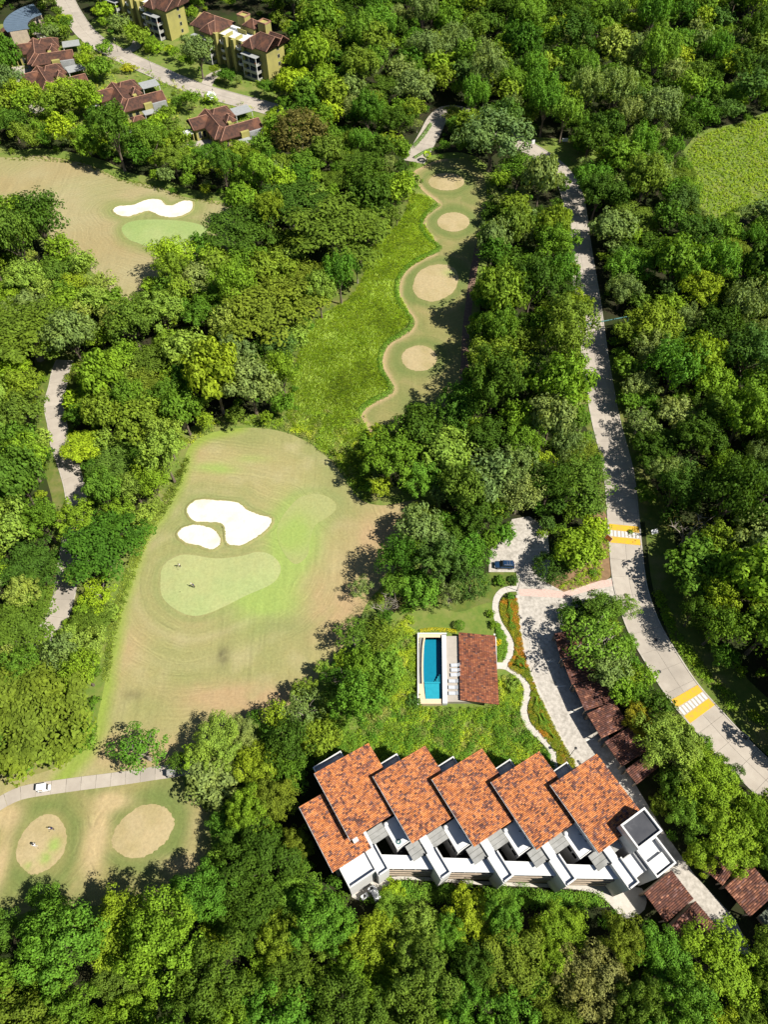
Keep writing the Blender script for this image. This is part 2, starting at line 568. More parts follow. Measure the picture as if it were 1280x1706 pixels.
def wpoly(px, n=5, closed=True, z=0.0):
    return [(v.x, v.y) for v in W([(p.x, p.y) for p in smooth(px, closed, n)], z)]


# ground: one sheet to the horizon, a little swell far out
gx = np.concatenate([np.linspace(-2600, -420, 14), np.linspace(-380, 380, 60), np.linspace(420, 2600, 14)])
gy = np.concatenate([np.linspace(-2600, -120, 12), np.linspace(-90, 560, 60), np.linspace(620, 3200, 14)])
GX, GY = np.meshgrid(gx, gy)
far = np.clip((np.hypot(GX, GY - 200) - 420) / 900, 0, 1)
GZ = far * 70 * fbm(GX / 500, GY / 500, 3)
GV = np.c_[GX.ravel(), GY.ravel(), GZ.ravel()]
nx = len(gx); ii = (np.arange(len(gy) - 1)[:, None] * nx + np.arange(nx - 1)[None, :]).ravel()
tag(np_mesh('ground', GV, np.c_[ii, ii + 1, ii + 1 + nx, ii + nx], M['ground']), kind='structure')

# --- outlines traced from the photograph
GREEN_A = Z(140, 690, 2.286, [(290, 640), (300, 580), (345, 545), (400, 535), (500, 550), (600, 540), (660, 525), (710, 535), (745, 570), (745, 610), (710, 650), (620, 690), (540, 730), (470, 760), (410, 768), (350, 745), (300, 700)])
BUNK_1 = Z(140, 690, 2.286, [(393, 375), (405, 345), (440, 327), (500, 330), (580, 338), (620, 365), (660, 383), (705, 395), (715, 412), (690, 445), (640, 480), (600, 500), (555, 498), (540, 480), (538, 445), (525, 418), (470, 412), (420, 408)])
BUNK_2 = Z(140, 690, 2.286, [(358, 465), (370, 440), (400, 427), (440, 425), (490, 440), (518, 470), (515, 500), (485, 516), (440, 502), (390, 490)])
GREEN_A2 = Z(140, 690, 2.286, [(800, 335), (850, 308), (910, 308), (955, 335), (958, 365), (925, 395), (880, 425), (862, 480), (850, 540), (800, 570), (745, 500), (740, 420)])
FAIR_A = [(313, 748), (345, 724), (400, 713), (455, 716), (500, 730), (540, 757), (575, 797), (600, 832), (640, 842), (700, 834), (698, 870), (668, 930), (645, 968), (615, 1000), (592, 1045), (562, 1090), (525, 1135), (478, 1178), (430, 1208), (340, 1245), (315, 1268), (290, 1284), (200, 1296), (130, 1306), (60, 1314), (0, 1330), (-60, 1350), (-60, 1290), (60, 1290), (150, 1240), (163, 1190), (180, 1110), (190, 1060), (200, 1010), (215, 960), (240, 900), (265, 860), (300, 800)]
FAIR_B = [(-90, 240), (0, 262), (60, 259), (115, 267), (160, 279), (200, 299), (260, 311), (310, 329), (375, 337), (410, 350), (400, 400), (330, 440), (265, 480), (235, 500), (200, 500), (150, 450), (90, 400), (40, 350), (-90, 330)]
BUNK_B = Z(0, 200, 2.667, [(503, 402), (530, 385), (590, 380), (640, 360), (690, 353), (718, 360), (735, 380), (770, 380), (810, 363), (850, 363), (857, 385), (840, 410), (790, 431), (735, 432), (690, 416), (660, 405), (620, 415), (570, 430), (530, 425)])
GREEN_B = Z(0, 200, 2.667, [(540, 490), (560, 460), (620, 445), (720, 443), (830, 452), (900, 470), (920, 500), (905, 545), (850, 580), (740, 597), (690, 580), (620, 550), (570, 530)])
TEE_S = Z(440, 150, 2.9925, [(745, 410), (760, 460), (800, 510), (860, 555), (866, 580), (830, 602), (795, 640), (790, 680), (820, 730), (868, 768), (884, 790), (850, 815), (780, 845), (720, 890), (680, 940), (670, 1000), (680, 1060), (720, 1110), (745, 1150), (735, 1190), (690, 1225), (630, 1260), (595, 1310), (590, 1380), (620, 1440), (645, 1490), (620, 1520), (560, 1550), (510, 1580), (485, 1620), (500, 1660), (560, 1730), (700, 1760), (900, 1700), (975, 1500), (985, 1380), (1000, 1200), (1030, 960), (1065, 800), (1100, 600), (1110, 500), (1090, 420), (1020, 350), (940, 340), (860, 352), (800, 378)])
TEE_C = [(-60, 1362), (0, 1335), (60, 1325), (170, 1310), (285, 1293), (310, 1305), (350, 1350), (352, 1400), (345, 1440), (335, 1480), (300, 1510), (200, 1510), (90, 1510), (-60, 1530)]
ELL = {
    'S1': Z(440, 150, 2.9925, [(910 + 89 * math.cos(t), 458 + 43 * math.sin(t)) for t in np.arange(0, 6.28, .45)]),
    'S2': Z(440, 150, 2.9925, [(945 + 80 * math.cos(t), 658 + 48 * math.sin(t)) for t in np.arange(0, 6.28, .45)]),
    'S3': Z(440, 150, 2.9925, [(742, 985), (755, 935), (790, 895), (850, 872), (915, 873), (958, 900), (970, 945), (950, 1000), (905, 1035), (840, 1055), (780, 1040), (752, 1015)]),
    'S4': Z(440, 150, 2.9925, [(775 + 88 * math.cos(t), 1338 + 64 * math.sin(t)) for t in np.arange(0, 6.28, .45)]),
    'C1': Z(0, 1280, 4, [(105, 560), (135, 460), (190, 380), (250, 330), (310, 308), (370, 318), (415, 360), (440, 430), (440, 500), (400, 600), (310, 680), (220, 707), (160, 680), (120, 625)]),
    'C2': Z(0, 1280, 4, [(743, 480), (765, 410), (810, 345), (880, 285), (940, 250), (1005, 240), (1070, 248), (1125, 285), (1160, 345), (1150, 410), (1115, 475), (1060, 530), (960, 590), (860, 598), (790, 565), (752, 525)]),
}
def ragged(poly, a):
    return [(p[0] + rnd.uniform(-a, a), p[1] + rnd.uniform(-a, a)) for p in poly]


PGA, PB1, PB2, PGA2 = wpoly(GREEN_A), ragged(wpoly(BUNK_1, 8), .10), ragged(wpoly(BUNK_2, 8), .10), wpoly(GREEN_A2)
PGB, PBB = wpoly(GREEN_B), ragged(wpoly(BUNK_B, 6), .16)
PEL = {k: ragged(wpoly(v, 6), .13) for k, v in ELL.items()}
PTS = wpoly(TEE_S, 3)


def lerp(a, b, t):
    t = np.clip(t, 0, 1)[:, None]
    return a * (1 - t) + b * t


def blob(X, Y, px, py, rx, ry, rot=0):
    c = at(px, py); d = depth(c.x, c.y, 0) / FOC
    dx, dy = (X - c.x) / (rx * d), (Y - c.y) / (ry * d)
    cr, sr = math.cos(rot), math.sin(rot)
    dx, dy = dx * cr + dy * sr, -dx * sr + dy * cr
    return np.exp(-(dx * dx + dy * dy))


def vec(*c):
    return np.array(c)[None, :]


TAN, OLIVE, LIME, STRAW, ROSE = vec(.288, .252, .118), vec(.205, .218, .082), vec(.232, .305, .082), vec(.325, .29, .158), vec(.325, .238, .13)
SAGE = vec(.20, .225, .085)


def ring(d, a, w):
    return np.exp(-((d - a) / w) ** 2)


def col_fair_a(X, Y):
    dg = sdist(PGA, X, Y); d2 = sdist(PGA2, X, Y); db = np.minimum(sdist(PB1, X, Y), sdist(PB2, X, Y))
    wob = (fbm(X / 9, Y / 9, 5) - .5)
    c = lerp(np.repeat(TAN, len(X), 0), OLIVE, (fbm(X / 14, Y / 14, 1) - .30) * 2.1)
    c = lerp(c, STRAW, (fbm(X / 5, Y / 5, 9) - .5) * 1.8)
    d = np.minimum(dg, db) + wob * 2.0
    c = lerp(c, SAGE, .75 * ring(d, 1.0, 1.1) + .35 * ring(d, 4.2, 1.6) + .2 * ring(d, 9.5, 2.5))
    c = lerp(c, STRAW, .4 * ring(dg + wob * 2, 6.0, 1.0) + .2 * ring(d, 12.0, 1.6))
    c = lerp(c, SAGE, .75 * ring(np.minimum(d2, 99) + wob, 1.4, 1.4))
    lm = 1.6 * blob(X, Y, 490, 885, 40, 62) + 1.6 * blob(X, Y, 445, 1000, 56, 34, .5) + 1.2 * blob(X, Y, 484, 935, 28, 44) + .8 * blob(X, Y, 350, 778, 35, 10) + .5 * blob(X, Y, 420, 765, 30, 8) + .5 * blob(X, Y, 375, 785, 26, 7)
    c = lerp(c, LIME, lm * (.7 + .6 * fbm(X / 3, Y / 3, 4)))
    c = lerp(c, SAGE * .9, .7 * blob(X, Y, 470, 1040, 45, 15, .4))
    ro = 1.4 * blob(X, Y, 400, 1165, 110, 28, .22) + 1.2 * blob(X, Y, 565, 1010, 55, 70) + 1.3 * blob(X, Y, 640, 890, 60, 55) + .9 * blob(X, Y, 210, 1250, 110, 30) + .6 * blob(X, Y, 215, 1080, 26, 60) + .5 * blob(X, Y, 335, 750, 14, 25)
    c = lerp(c, ROSE, ro * (.25 + 1.2 * fbm(X / 4, Y / 4, 8)))
    c = lerp(c, OLIVE, .6 * blob(X, Y, 250, 1175, 50, 25) + .5 * blob(X, Y, 380, 735, 60, 12))
    # dark spots in the turf
    sp = 1.2 * blob(X, Y, 372, 1094, 10, 18, -.3) * fbm(X / 1.2, Y / 1.2, 6) + .5 * blob(X, Y, 220, 1158, 15, 8, .4)
    c = lerp(c, vec(.09, .08, .045), sp)
    # rough grass along the wood
    edge = pdist(FA_L, X, Y, False)
    c = lerp(c, vec(.20, .26, .05), 1.2 - edge / 2.6 + wob)
    mow = np.where(dg < db + 3, dg, db + 3)
    mow = np.where(Y > at(400, 800).y, Y * .9 + X * .15, mow)
    return {'Col': c, 'mow': mow}


FA_L = wpoly([(100, 1300), (150, 1240), (163, 1190), (180, 1110), (190, 1060), (200, 1010), (215, 960), (240, 900), (265, 860), (300, 800), (313, 748), (345, 724), (400, 713)], 4, False)
tag(patch('fairway', wpoly(FAIR_A), .03, M['turf'], .75, col_fair_a), kind='structure')


def col_green(X, Y):
    c = lerp(np.repeat(vec(.275, .325, .135), len(X), 0), vec(.315, .33, .148), (fbm(X / 6, Y / 6, 2) - .35) * 2)
    return {'Col': c, 'mow': X * .8 + Y * .5}


def col_green2(X, Y):
    c = lerp(np.repeat(vec(.275, .285, .12), len(X), 0), LIME, 1.3 * blob(X, Y, 490, 890, 34, 40) * (.6 + .8 * fbm(X / 3, Y / 3, 4)))
    return {'Col': c, 'mow': X * .8 + Y * .5}


def mound(poly, h):
    return lambda X, Y: h * np.clip(-sdist(poly, X, Y) / 4, 0, 1)


tag(patch('putting_green', PGA, .06, M['greenturf'], 1.0, col_green, zfun=mound(PGA, .25)), kind='structure')
tag(patch('fairway_apron', PGA2, .05, M['greenturf'], 1.0, col_green2), kind='structure')


def col_fair_b(X, Y):
    dg = sdist(PGB, X, Y); db = sdist(PBB, X, Y); d = np.minimum(dg, db)
    c = lerp(np.repeat(vec(.272, .222, .11), len(X), 0), STRAW * .9, (fbm(X / 16, Y / 16, 2) - .3) * 2)
    c = lerp(c, OLIVE, (fbm(X / 20, Y / 9, 3) - .5) * 1.6 + .55 * ring(d, 3, 2.4))
    c = lerp(c, vec(.18, .21, .07), .9 * ring(d, .8, 1.6))
    return {'Col': c, 'mow': d + .15 * X}


tag(patch('fairway', wpoly(FAIR_B), .03, M['turf'], 1.1, col_fair_b), kind='structure')
tag(patch('putting_green', PGB, .06, M['greenturf'], 1.5, lambda X, Y: {'Col': lerp(np.repeat(vec(.225, .30, .105), len(X), 0), vec(.27, .325, .13), (fbm(X / 7, Y / 7, 2) - .3) * 2), 'mow': X}, zfun=mound(PGB, .25)), kind='structure')


def bunker(poly, label):
    """a dished bed of sand inside a low turf lip"""
    root = empty('sand_bunker', (0, 0, 0))
    tag(root, label, 'bunker')
    c = sum((Vector(p) for p in poly), Vector((0, 0))) / len(poly)
    n = len(poly)
    P = [Vector(p) for p in poly]
    N = []
    for i in range(n):
        t = (P[(i + 1) % n] - P[i - 1]).normalized()
        N.append(Vector((t.y, -t.x)))
    if sum(P[i - 1].x * P[i].y - P[i].x * P[i - 1].y for i in range(n)) < 0:
        N = [-q for q in N]
    mb = MB()
    rings_ = [(.75, .02), (.35, .22), (.05, .28), (-.12, .12)]
    vs = [(P[i].x + N[i].x * o, P[i].y + N[i].y * o, z) for o, z in rings_ for i in range(n)]
    mb.add(vs, [(k * n + i, k * n + (i + 1) % n, (k + 1) * n + (i + 1) % n, (k + 1) * n + i) for k in range(3) for i in range(n)])
    mb.build('lip', M['liplawn'], root, True)
    patch('sand', poly, .24, M['sand'], 1.0, parent=root, zfun=lambda X, Y: -.13 * np.clip(pdist(poly, X, Y) / 2.0, 0, 1) + .05 * (fbm(X / 1.5, Y / 1.5, 3) - .5))
    return root


M['liplawn'] = pmat('bunker_lip_turf', (.20, .215, .08), (.26, .235, .1), 1.2, .95, .1)
bunker(PB1, 'large boot-shaped white sand bunker above the putting green with two golfers')
bunker(PB2, 'small oval white sand bunker just left of the larger boot-shaped one')
bunker(PBB, 'wavy cream sand bunker above the upper left putting green')


def col_tee(keys, base=None, alt=None):
    def f(X, Y):
        d = np.full(len(X), 99.)
        for k in keys:
            d = np.minimum(d, sdist(PEL[k], X, Y))
        w_ = (fbm(X / 6, Y / 6, 5) - .5)
        c = lerp(np.repeat(vec(.155, .175, .058), len(X), 0), vec(.225, .205, .082), (fbm(X / 7, Y / 7, 4) - .40) * 2.4)
        c = lerp(c, vec(.27, .225, .105), .45 * ring(d + w_ * 3, 5.6, 1.0) * (fbm(X / 5, Y / 5, 14) > .45))
        c = lerp(c, vec(.115, .155, .045), .75 * ring(d + w_ * 2.5, 1.8, 1.5))
        if alt:
            c = alt(X, Y, c, d)
        return {'Col': c, 'mow': d}
    return f


def tee_s_edge(X, Y, c, d):
    e = pdist(PTS, X, Y)
    left = X < np.interp(Y, [at(0, 650).y, at(0, 270).y], [at(700, 650).x, at(745, 270).x])
    c = lerp(c, vec(.36, .265, .15), np.where(left, 1.25 - e / 1.5, 0))
    return lerp(c, vec(.24, .21, .09), .6 * blob(X, Y, 720, 640, 60, 25))


def tee_c_alt(X, Y, c, d):
    c = lerp(c, vec(.36, .285, .155), 1.3 * blob(X, Y, 160, 1400, 20, 60) + 1.1 * blob(X, Y, 190, 1335, 30, 14) + 1.2 * blob(X, Y, 10, 1360, 26, 22) + 1.1 * blob(X, Y, 0, 1440, 14, 50) + .8 * blob(X, Y, 300, 1440, 40, 14) + .5 * blob(X, Y, 325, 1380, 14, 50))
    return c


tag(patch('tee_ground', PTS, .03, M['turf'], .9, col_tee(['S1', 'S2', 'S3', 'S4'], alt=tee_s_edge)), kind='structure')
tag(patch('tee_ground', wpoly(TEE_C), .032, M['turf'], .7, col_tee(['C1', 'C2'], alt=tee_c_alt)), kind='structure')


def col_teepad(X, Y):
    c = lerp(np.repeat(vec(.355, .29, .165), len(X), 0), vec(.30, .25, .125), (fbm(X / 3, Y / 3, 6) - .4) * 2.4)
    lm = 1.3 * blob(X, Y, 91, 1407, 9, 9) + 1.2 * blob(X, Y, 75, 1430, 8, 8) + .8 * blob(X, Y, 46, 1443, 6, 6) + .7 * blob(X, Y, 752, 455, 14, 9)
    return {'Col': lerp(c, LIME, lm), 'mow': X * .6}


for k in PEL:
    tag(patch('tee_pad', PEL[k], .055, M['greenturf'], .8, col_teepad, zfun=mound(PEL[k], .12)), kind='structure')

# lawns and verges
def grow(poly, d):
    P = [Vector(p) for p in poly]; n = len(P); out = []
    sg = 1 if sum(P[i - 1].x * P[i].y - P[i].x * P[i - 1].y for i in range(n)) > 0 else -1
    for i in range(n):
        t = (P[(i + 1) % n] - P[i - 1]).normalized()
        out.append((P[i].x + sg * t.y * d, P[i].y - sg * t.x * d))
    return out


for src, d in ((FAIR_A, 5.0), (FAIR_B, 5.0), (TEE_C, 3.0), (TEE_S, 4.0)):
    q = [grow(wpoly(src, 2), d)]
    tag(patch('rough', q[0], .006 + d * .0004, M['lawn'], 3), kind='structure')

def sheet(name, px, z, mat, sp=2.5, n=3):
    return tag(patch(name, wpoly(px, n), z, M[mat], sp), kind='structure')


sheet('lawn', [(640, 1050), (690, 1000), (760, 1020), (800, 1008), (830, 1010), (860, 1080), (870, 1140), (850, 1200), (900, 1290), (760, 1330), (560, 1330), (560, 1200), (640, 1170)], .012, 'lawn')
sheet('lawn', [(880, 230), (935, 232), (985, 235), (1000, 300), (975, 330), (950, 300), (900, 262)], .012, 'lawn')
sheet('field', [(1120, 300), (1160, 225), (1230, 205), (1420, 155), (1420, 360), (1280, 358), (1220, 366), (1180, 392), (1130, 365)], .012, 'lawn', 4)
sheet('lawn', [(0, 40), (120, 60), (180, 20), (330, 40), (480, 150), (480, 210), (330, 260), (200, 260), (60, 220), (-40, 160)], .010, 'lawn', 6)
sheet('verge', [(1075, 830), (1085, 960), (1100, 1010), (1120, 1070), (1165, 1140), (1215, 1195), (1300, 1270), (1300, 1190), (1245, 1130), (1190, 1065), (1150, 1000), (1125, 900), (1110, 830)], .014, 'vergegrass')
sheet('grass_bank', Z(440, 150, 2.9925, [(745, 430), (860, 560), (795, 660), (880, 790), (720, 890), (670, 1000), (745, 1150), (600, 1290), (600, 1400), (645, 1490), (480, 1620), (560, 1740), (530, 2040), (430, 1960), (330, 1830), (200, 1750), (100, 1640), (140, 1450), (200, 1250), (290, 1120), (430, 1040), (500, 930), (500, 830), (640, 700), (720, 560)]), .013, 'lawn')
sheet('rough', [(670, 995), (760, 975), (822, 952), (868, 948), (868, 988), (836, 992), (822, 1012), (760, 1030), (690, 1025)], .011, 'vergegrass')
sheet('garden_bed', [(990, 860), (1012, 860), (1018, 960), (960, 985), (900, 985), (930, 960), (985, 930)], .014, 'soil')

sheet('rough', Z(440, 150, 2.9925, [(745, 400), (800, 560), (700, 900), (650, 1200), (560, 1500), (560, 2080), (380, 1980), (260, 1860), (120, 1790), (20, 1660), (70, 1430), (140, 1200), (230, 1050), (380, 970), (430, 900), (430, 800), (580, 640), (680, 520)]), .009, 'vergegrass', 4)
sheet('rough', [(60, 590), (130, 590), (130, 640), (115, 680), (130, 740), (160, 800), (165, 860), (150, 920), (140, 1000), (100, 1060), (30, 1110), (-40, 1120), (-40, 1070), (40, 1040), (75, 990), (85, 900), (90, 850), (70, 770), (60, 700), (65, 640)], .008, 'vergegrass', 4)
sheet('rough', [(975, 600), (1040, 600), (1060, 700), (1085, 800), (1095, 850), (1070, 870), (1000, 870), (1000, 760), (965, 690), (955, 640)], .008, 'vergegrass', 4)

# ------------------------------------------------------------------ roads
def ribbon(px, width, n=8, world_=False):
    c = [Vector((v[0], v[1])) for v in (px if world_ else [at(*p) for p in px])]
    c = smooth(c, False, n)
    # even spacing
    L = [0]
    for i in range(1, len(c)):
        L.append(L[-1] + (c[i] - c[i - 1]).length)
    return c, L


def along(c, L, s):
    s = min(max(s, 0), L[-1] - 1e-4)
    i = max(j for j in range(len(L) - 1) if L[j] <= s)
    t = (s - L[i]) / (L[i + 1] - L[i])
    p = c[i].lerp(c[i + 1], t)
    a = c[max(i - 1, 0)]; b = c[min(i + 2, len(c) - 1)]
    d = (b - a).normalized()
    return p, d


def strip(c, L, s0, s1, o0, o1, z0, z1, step=2.0):
    """block following the road from s0 to s1 between side offsets o0..o1"""
    n = max(1, int(math.ceil((s1 - s0) / step)))
    vs = []
    for i in range(n + 1):
        p, d = along(c, L, s0 + (s1 - s0) * i / n)
        q = Vector((d.y, -d.x))
        for o, z in ((o0, z0), (o1, z0), (o1, z1), (o0, z1)):
            vs.append((p.x + q.x * o, p.y + q.y * o, z))
    fs = []
    for i in range(n):
        a, b = i * 4, (i + 1) * 4
        fs += [(a + 3, a + 2, b + 2, b + 3), (a + 1, b + 1, b + 2, a + 2), (a, a + 3, b + 3, b)]
    fs += [(0, 1, 2, 3), (n * 4 + 3, n * 4 + 2, n * 4 + 1, n * 4)]
    return vs, fs


def road(name, px, width, slab=None, lanes=2, kerb=True, mat='concrete', base='joint', z=.03, kerb_mat='kerb', kw=.28, gaps=()):
    c, L = ribbon(px, width)
    h = width / 2
    mb = MB(); mb.add(*strip(c, L, 0, L[-1], -h, h, z - .025, z))
    ro = mb.build(name, M[base], None)
    tag(ro, kind='structure')
    if slab:
        s = 0; w_ = width / lanes
        while s < L[-1] - 1:
            e = min(s + slab, L[-1])
            for k in range(lanes):
                mb = MB()
                up = rnd.uniform(0, .012)
                mb.add(*strip(c, L, s + .03, e - .03, -h + k * w_ + .03, -h + (k + 1) * w_ - .03, z, z + .03 + up))
                mb.build('slab', M[mat], ro)
            s = e
    if kerb:
        for sg in (-1, 1):
            s = 0
            while s < L[-1] - .5:
                e = min(s + 24, L[-1])
                mb = MB(); mb.add(*strip(c, L, s, e - .02, sg * h if sg > 0 else -h - kw, h + kw if sg > 0 else -h, 0, z + .13))
                mb.build('kerb', M[kerb_mat], ro)
                s = e
    return c, L, ro


MAIN = [(1310, 1332), (1228, 1252), (1183, 1203), (1140, 1153), (1105, 1100), (1076, 1050), (1057, 1000), (1048, 960), (1042, 900), (1038, 850), (1030, 780), (1010, 700), (999, 640), (990, 580), (980, 500), (966, 410), (955, 330), (935, 288), (905, 262), (870, 240), (830, 215), (785, 193), (750, 184), (730, 198), (717, 222), (703, 247), (690, 270)]
mc, mL, main_road = road('road', MAIN, 7.4, 4.6)
LEFT = [(108, 600), (101, 617), (96, 642), (89, 673), (95, 706), (100, 737), (113, 774), (124, 813), (127, 850), (120, 900), (112, 955), (108, 985), (104, 1003), (92, 1035), (68, 1062), (30, 1085), (-30, 1100)]
road('road', LEFT, 4.6, 4.5, 1)
CARTP = [(-40, 1365), (0, 1338), (30, 1323), (60, 1316), (130, 1306), (200, 1297), (260, 1288), (300, 1282), (340, 1270)]
road('cart_path', CARTP, 2.7, 2.9, 1, False)
STREET = [(95, -30), (118, 20), (150, 62), (200, 92), (265, 122), (320, 145), (380, 163), (430, 176), (480, 190)]
road('road', STREET, 8.5, 5.5, 2)
road('road', [(200, 90), (225, 78), (232, 60)], 5, 5, 1, False)
road('road', [(340, 150), (352, 128), (372, 120)], 5, 5, 1, False)
road('path', Z(440, 150, 2.9925, [(1075, 760), (1050, 880), (1025, 1050), (1008, 1200), (1000, 1380), (990, 1480)]), 2.2, None, 1, False, base='brickpath', z=.05)

# speed tables with painted crossings
def crossing(px, py, label):
    p = at(px, py)
    s = min(range(int(mL[-1] * 2)), key=lambda i: (along(mc, mL, i / 2)[0] - Vector((p.x, p.y))).length) / 2
    root = empty('speed_table', (0, 0, 0))
    tag(root, label, 'crosswalk')
    zt = .12
    mb = MB()
    for a, b, z0, z1 in ((-2.9, -1.9, .075, zt), (-1.9, 1.9, zt, zt), (1.9, 2.9, zt, .075)):
        for i in range(4):
            q0, q1 = a + (b - a) * i / 4, a + (b - a) * (i + 1) / 4
            v = []
            for q, z in ((q0, z0 + (z1 - z0) * i / 4), (q1, z0 + (z1 - z0) * (i + 1) / 4)):
                pp, d = along(mc, mL, s + q); n_ = Vector((d.y, -d.x))
                v += [(pp.x - n_.x * 3.68, pp.y - n_.y * 3.68, z), (pp.x + n_.x * 3.68, pp.y + n_.y * 3.68, z)]
            mb.add(v, [(0, 1, 3, 2)])
    mb.build('table', M['concrete'], root)
    for a in (-2.7, .95):
        m2 = MB(); m2.add(*strip(mc, mL, s + a, s + a + 1.75, -3.6, 3.6, .07, zt + .012, .5)); m2.build('yellow_band', M['yellow'], root)
    for k in range(8):
        o = -3.4 + k * .9
        m2 = MB(); m2.add(*strip(mc, mL, s - .82, s + .82, o, o + .5, .07, zt + .012, .8)); m2.build('stripe', M['whitepaint'], root)
    return s


crossing(1042, 892, 'yellow and white painted crossing on the road beside the small car park')
crossing(1152, 1172, 'yellow and white painted crossing on the road near the lower right bend')

# car park, drive and footpaths
sheet('drive', Z(800, 850, 4, [(60, 412), (64, 270), (150, 190), (215, 60), (330, 40), (450, 130), (470, 350), (440, 480), (560, 545), (760, 500), (900, 440), (920, 620), (700, 640), (560, 660), (260, 650), (245, 540), (245, 412)]), .020, 'cobble', 1.5, 1)
DRV = Z(820, 960, 5.333, [(225, 150), (245, 400), (280, 640), (340, 850), (420, 1040), (540, 1300), (640, 1490), (750, 1680), (900, 1880)]) + [(1010, 1340), (1080, 1440), (1130, 1500), (1200, 1570), (1260, 1600), (1225, 1530), (1160, 1460), (1110, 1390), (1055, 1300)] + Z(820, 960, 5.333, [(1050, 1450), (900, 1150), (780, 900), (690, 700), (640, 500), (620, 250)])
sheet('drive', DRV, .024, 'cobble', 1.5, 1)
sheet('paving', Z(800, 850, 4, [(258, 525), (430, 525), (560, 545), (700, 500), (810, 468), (880, 462), (885, 505), (800, 520), (700, 545), (560, 585), (262, 570)]), .030, 'pink', 1.5, 1)
for nm, px, wd in (('kerb', Z(820, 960, 5.333, [(226, 170), (246, 400), (281, 640), (341, 850), (421, 1040), (541, 1300), (641, 1490), (755, 1690)]), .75),):
    c, L = ribbon(px, wd)
    mb = MB(); mb.add(*strip(c, L, 0, L[-1], -.35, .35, 0, .14))
    tag(mb.build('drive_kerb', M['path']), 'long white kerb between the cobbled drive and the flower beds', 'kerb')
PATHW = Z(820, 960, 5.333, [(222, 112), (160, 112), (90, 135), (42, 200), (32, 300), (55, 400), (110, 490), (155, 560), (168, 640), (150, 720), (118, 790)])
PATHX = Z(820, 960, 5.333, [(40, 795), (118, 800), (200, 850), (280, 925), (315, 1000), (310, 1070), (285, 1150), (285, 1230), (325, 1330), (410, 1410), (495, 1490), (545, 1580), (560, 1720)])
for px in (PATHW, PATHX):
    road('footpath', px, 1.5, 2.4, 1, False, 'path', z=.035)

# ------------------------------------------------------------------ clay tile roofs
ORANGES = np.array([(.50, .185, .060), (.44, .155, .052), (.52, .21, .078), (.38, .14, .055), (.46, .19, .085)])
BROWNS = np.array([(.29, .105, .052), (.22, .085, .052), (.33, .13, .065)])
DARKS = np.array([(.14, .058, .042), (.10, .048, .04), (.17, .09, .078)])
PAV_A = np.array([(.30, .105, .055), (.25, .088, .05), (.35, .14, .075), (.22, .088, .058)])
OLD_A = np.array([(.105, .046, .034), (.085, .04, .032), (.13, .055, .038)])
OLD_B = np.array([(.2, .085, .05), (.16, .07, .045), (.3, .14, .09)])


def tiles(name, P0, U, V, lu, lv, parent, w=.27, l=.44, pal=(ORANGES, BROWNS, DARKS), share=(.56, .28), seed=0, thick=.22, patchy=1.0):
    """roof plane: slab and rows of barrel tiles; P0 high corner, U down the slope, V across"""
    P0, U, V = Vector(P0), Vector(U).normalized(), Vector(V).normalized()
    N = U.cross(V)
    if N.z < 0:
        N = -N
    mb = MB()
    q = [P0, P0 + U * lu, P0 + U * lu + V * lv, P0 + V * lv]
    vs = [p - N * thick for p in q] + [p for p in q]
    fs = [(0, 3, 2, 1), (4, 5, 6, 7), (0, 1, 5, 4), (1, 2, 6, 5), (2, 3, 7, 6), (3, 0, 4, 7)]
    mb.add(vs, fs)
    slab = mb.build(name, M['tilebase'], parent)
    nu, nv = int(lu / l), int(lv / w)
    l, w = lu / nu, lv / nv
    r = np.random.default_rng(seed + 100)
    iu, iv = np.meshgrid(np.arange(nu), np.arange(nv), indexing='ij')
    iu, iv = iu.ravel(), iv.ravel()
    n = len(iu)
    u0 = iu * l + r.uniform(-.02, .02, n) - .03; u1 = u0 + l + .05
    ju = r.uniform(-.012, .012, n)
    prof = [(.02, .02), (.22, .115), (.5, .15), (.78, .115), (.98, .02)]
    A = lambda v: np.array(v)[None, :]
    vs = []
    for e, uu in ((0, u0), (1, u1)):
        for t, h in prof:
            lift = .035 * e + r.uniform(0, .01, n)
            vs.append(A(P0) + A(U) * uu[:, None] + A(V) * ((iv + t) * w + ju)[:, None] + A(N) * (h * .8 + lift)[:, None])
    VV = np.stack(vs, 1).reshape(-1, 3)
    b = (np.arange(n) * 10)[:, None]
    F = np.concatenate([b + np.array([[k, k + 1, k + 6, k + 5]]) for k in range(4)] , 1).reshape(-1, 4)
    # check winding against N
    a0, a1, a3 = VV[F[0][0]], VV[F[0][1]], VV[F[0][3]]
    if np.dot(np.cross(a1 - a0, a3 - a0), np.array(N)) < 0:
        F = F[:, ::-1]
    cl = fbm(iu * .55 + seed * 7, iv * .45, seed, 2)
    x = r.random(n) + (cl - .5) * 1.1 * patchy
    s1, s2 = share
    col = pal[0][r.integers(0, len(pal[0]), n)]
    k = x > s1; col[k] = pal[1][r.integers(0, len(pal[1]), n)][k]
    k = x > s1 + s2; col[k] = pal[2][r.integers(0, len(pal[2]), n)][k]
    col = col * r.uniform(.85, 1.15, n)[:, None]
    t = np_mesh('tiles', VV, F, M['tile'], slab, fcol=np.repeat(col, 4, 0))
    tag(t, kind='stuff')
    return slab


def parapet(mb, x0, x1, y0, y1, z0, z1, t=.25, mi=0):
    mb.box(x0, x1, y0, y0 + t, z0, z1, mi); mb.box(x0, x1, y1 - t, y1, z0, z1, mi)
    mb.box(x0, x0 + t, y0 + t, y1 - t, z0, z1, mi); mb.box(x1 - t, x1, y0 + t, y1 - t, z0, z1, mi)


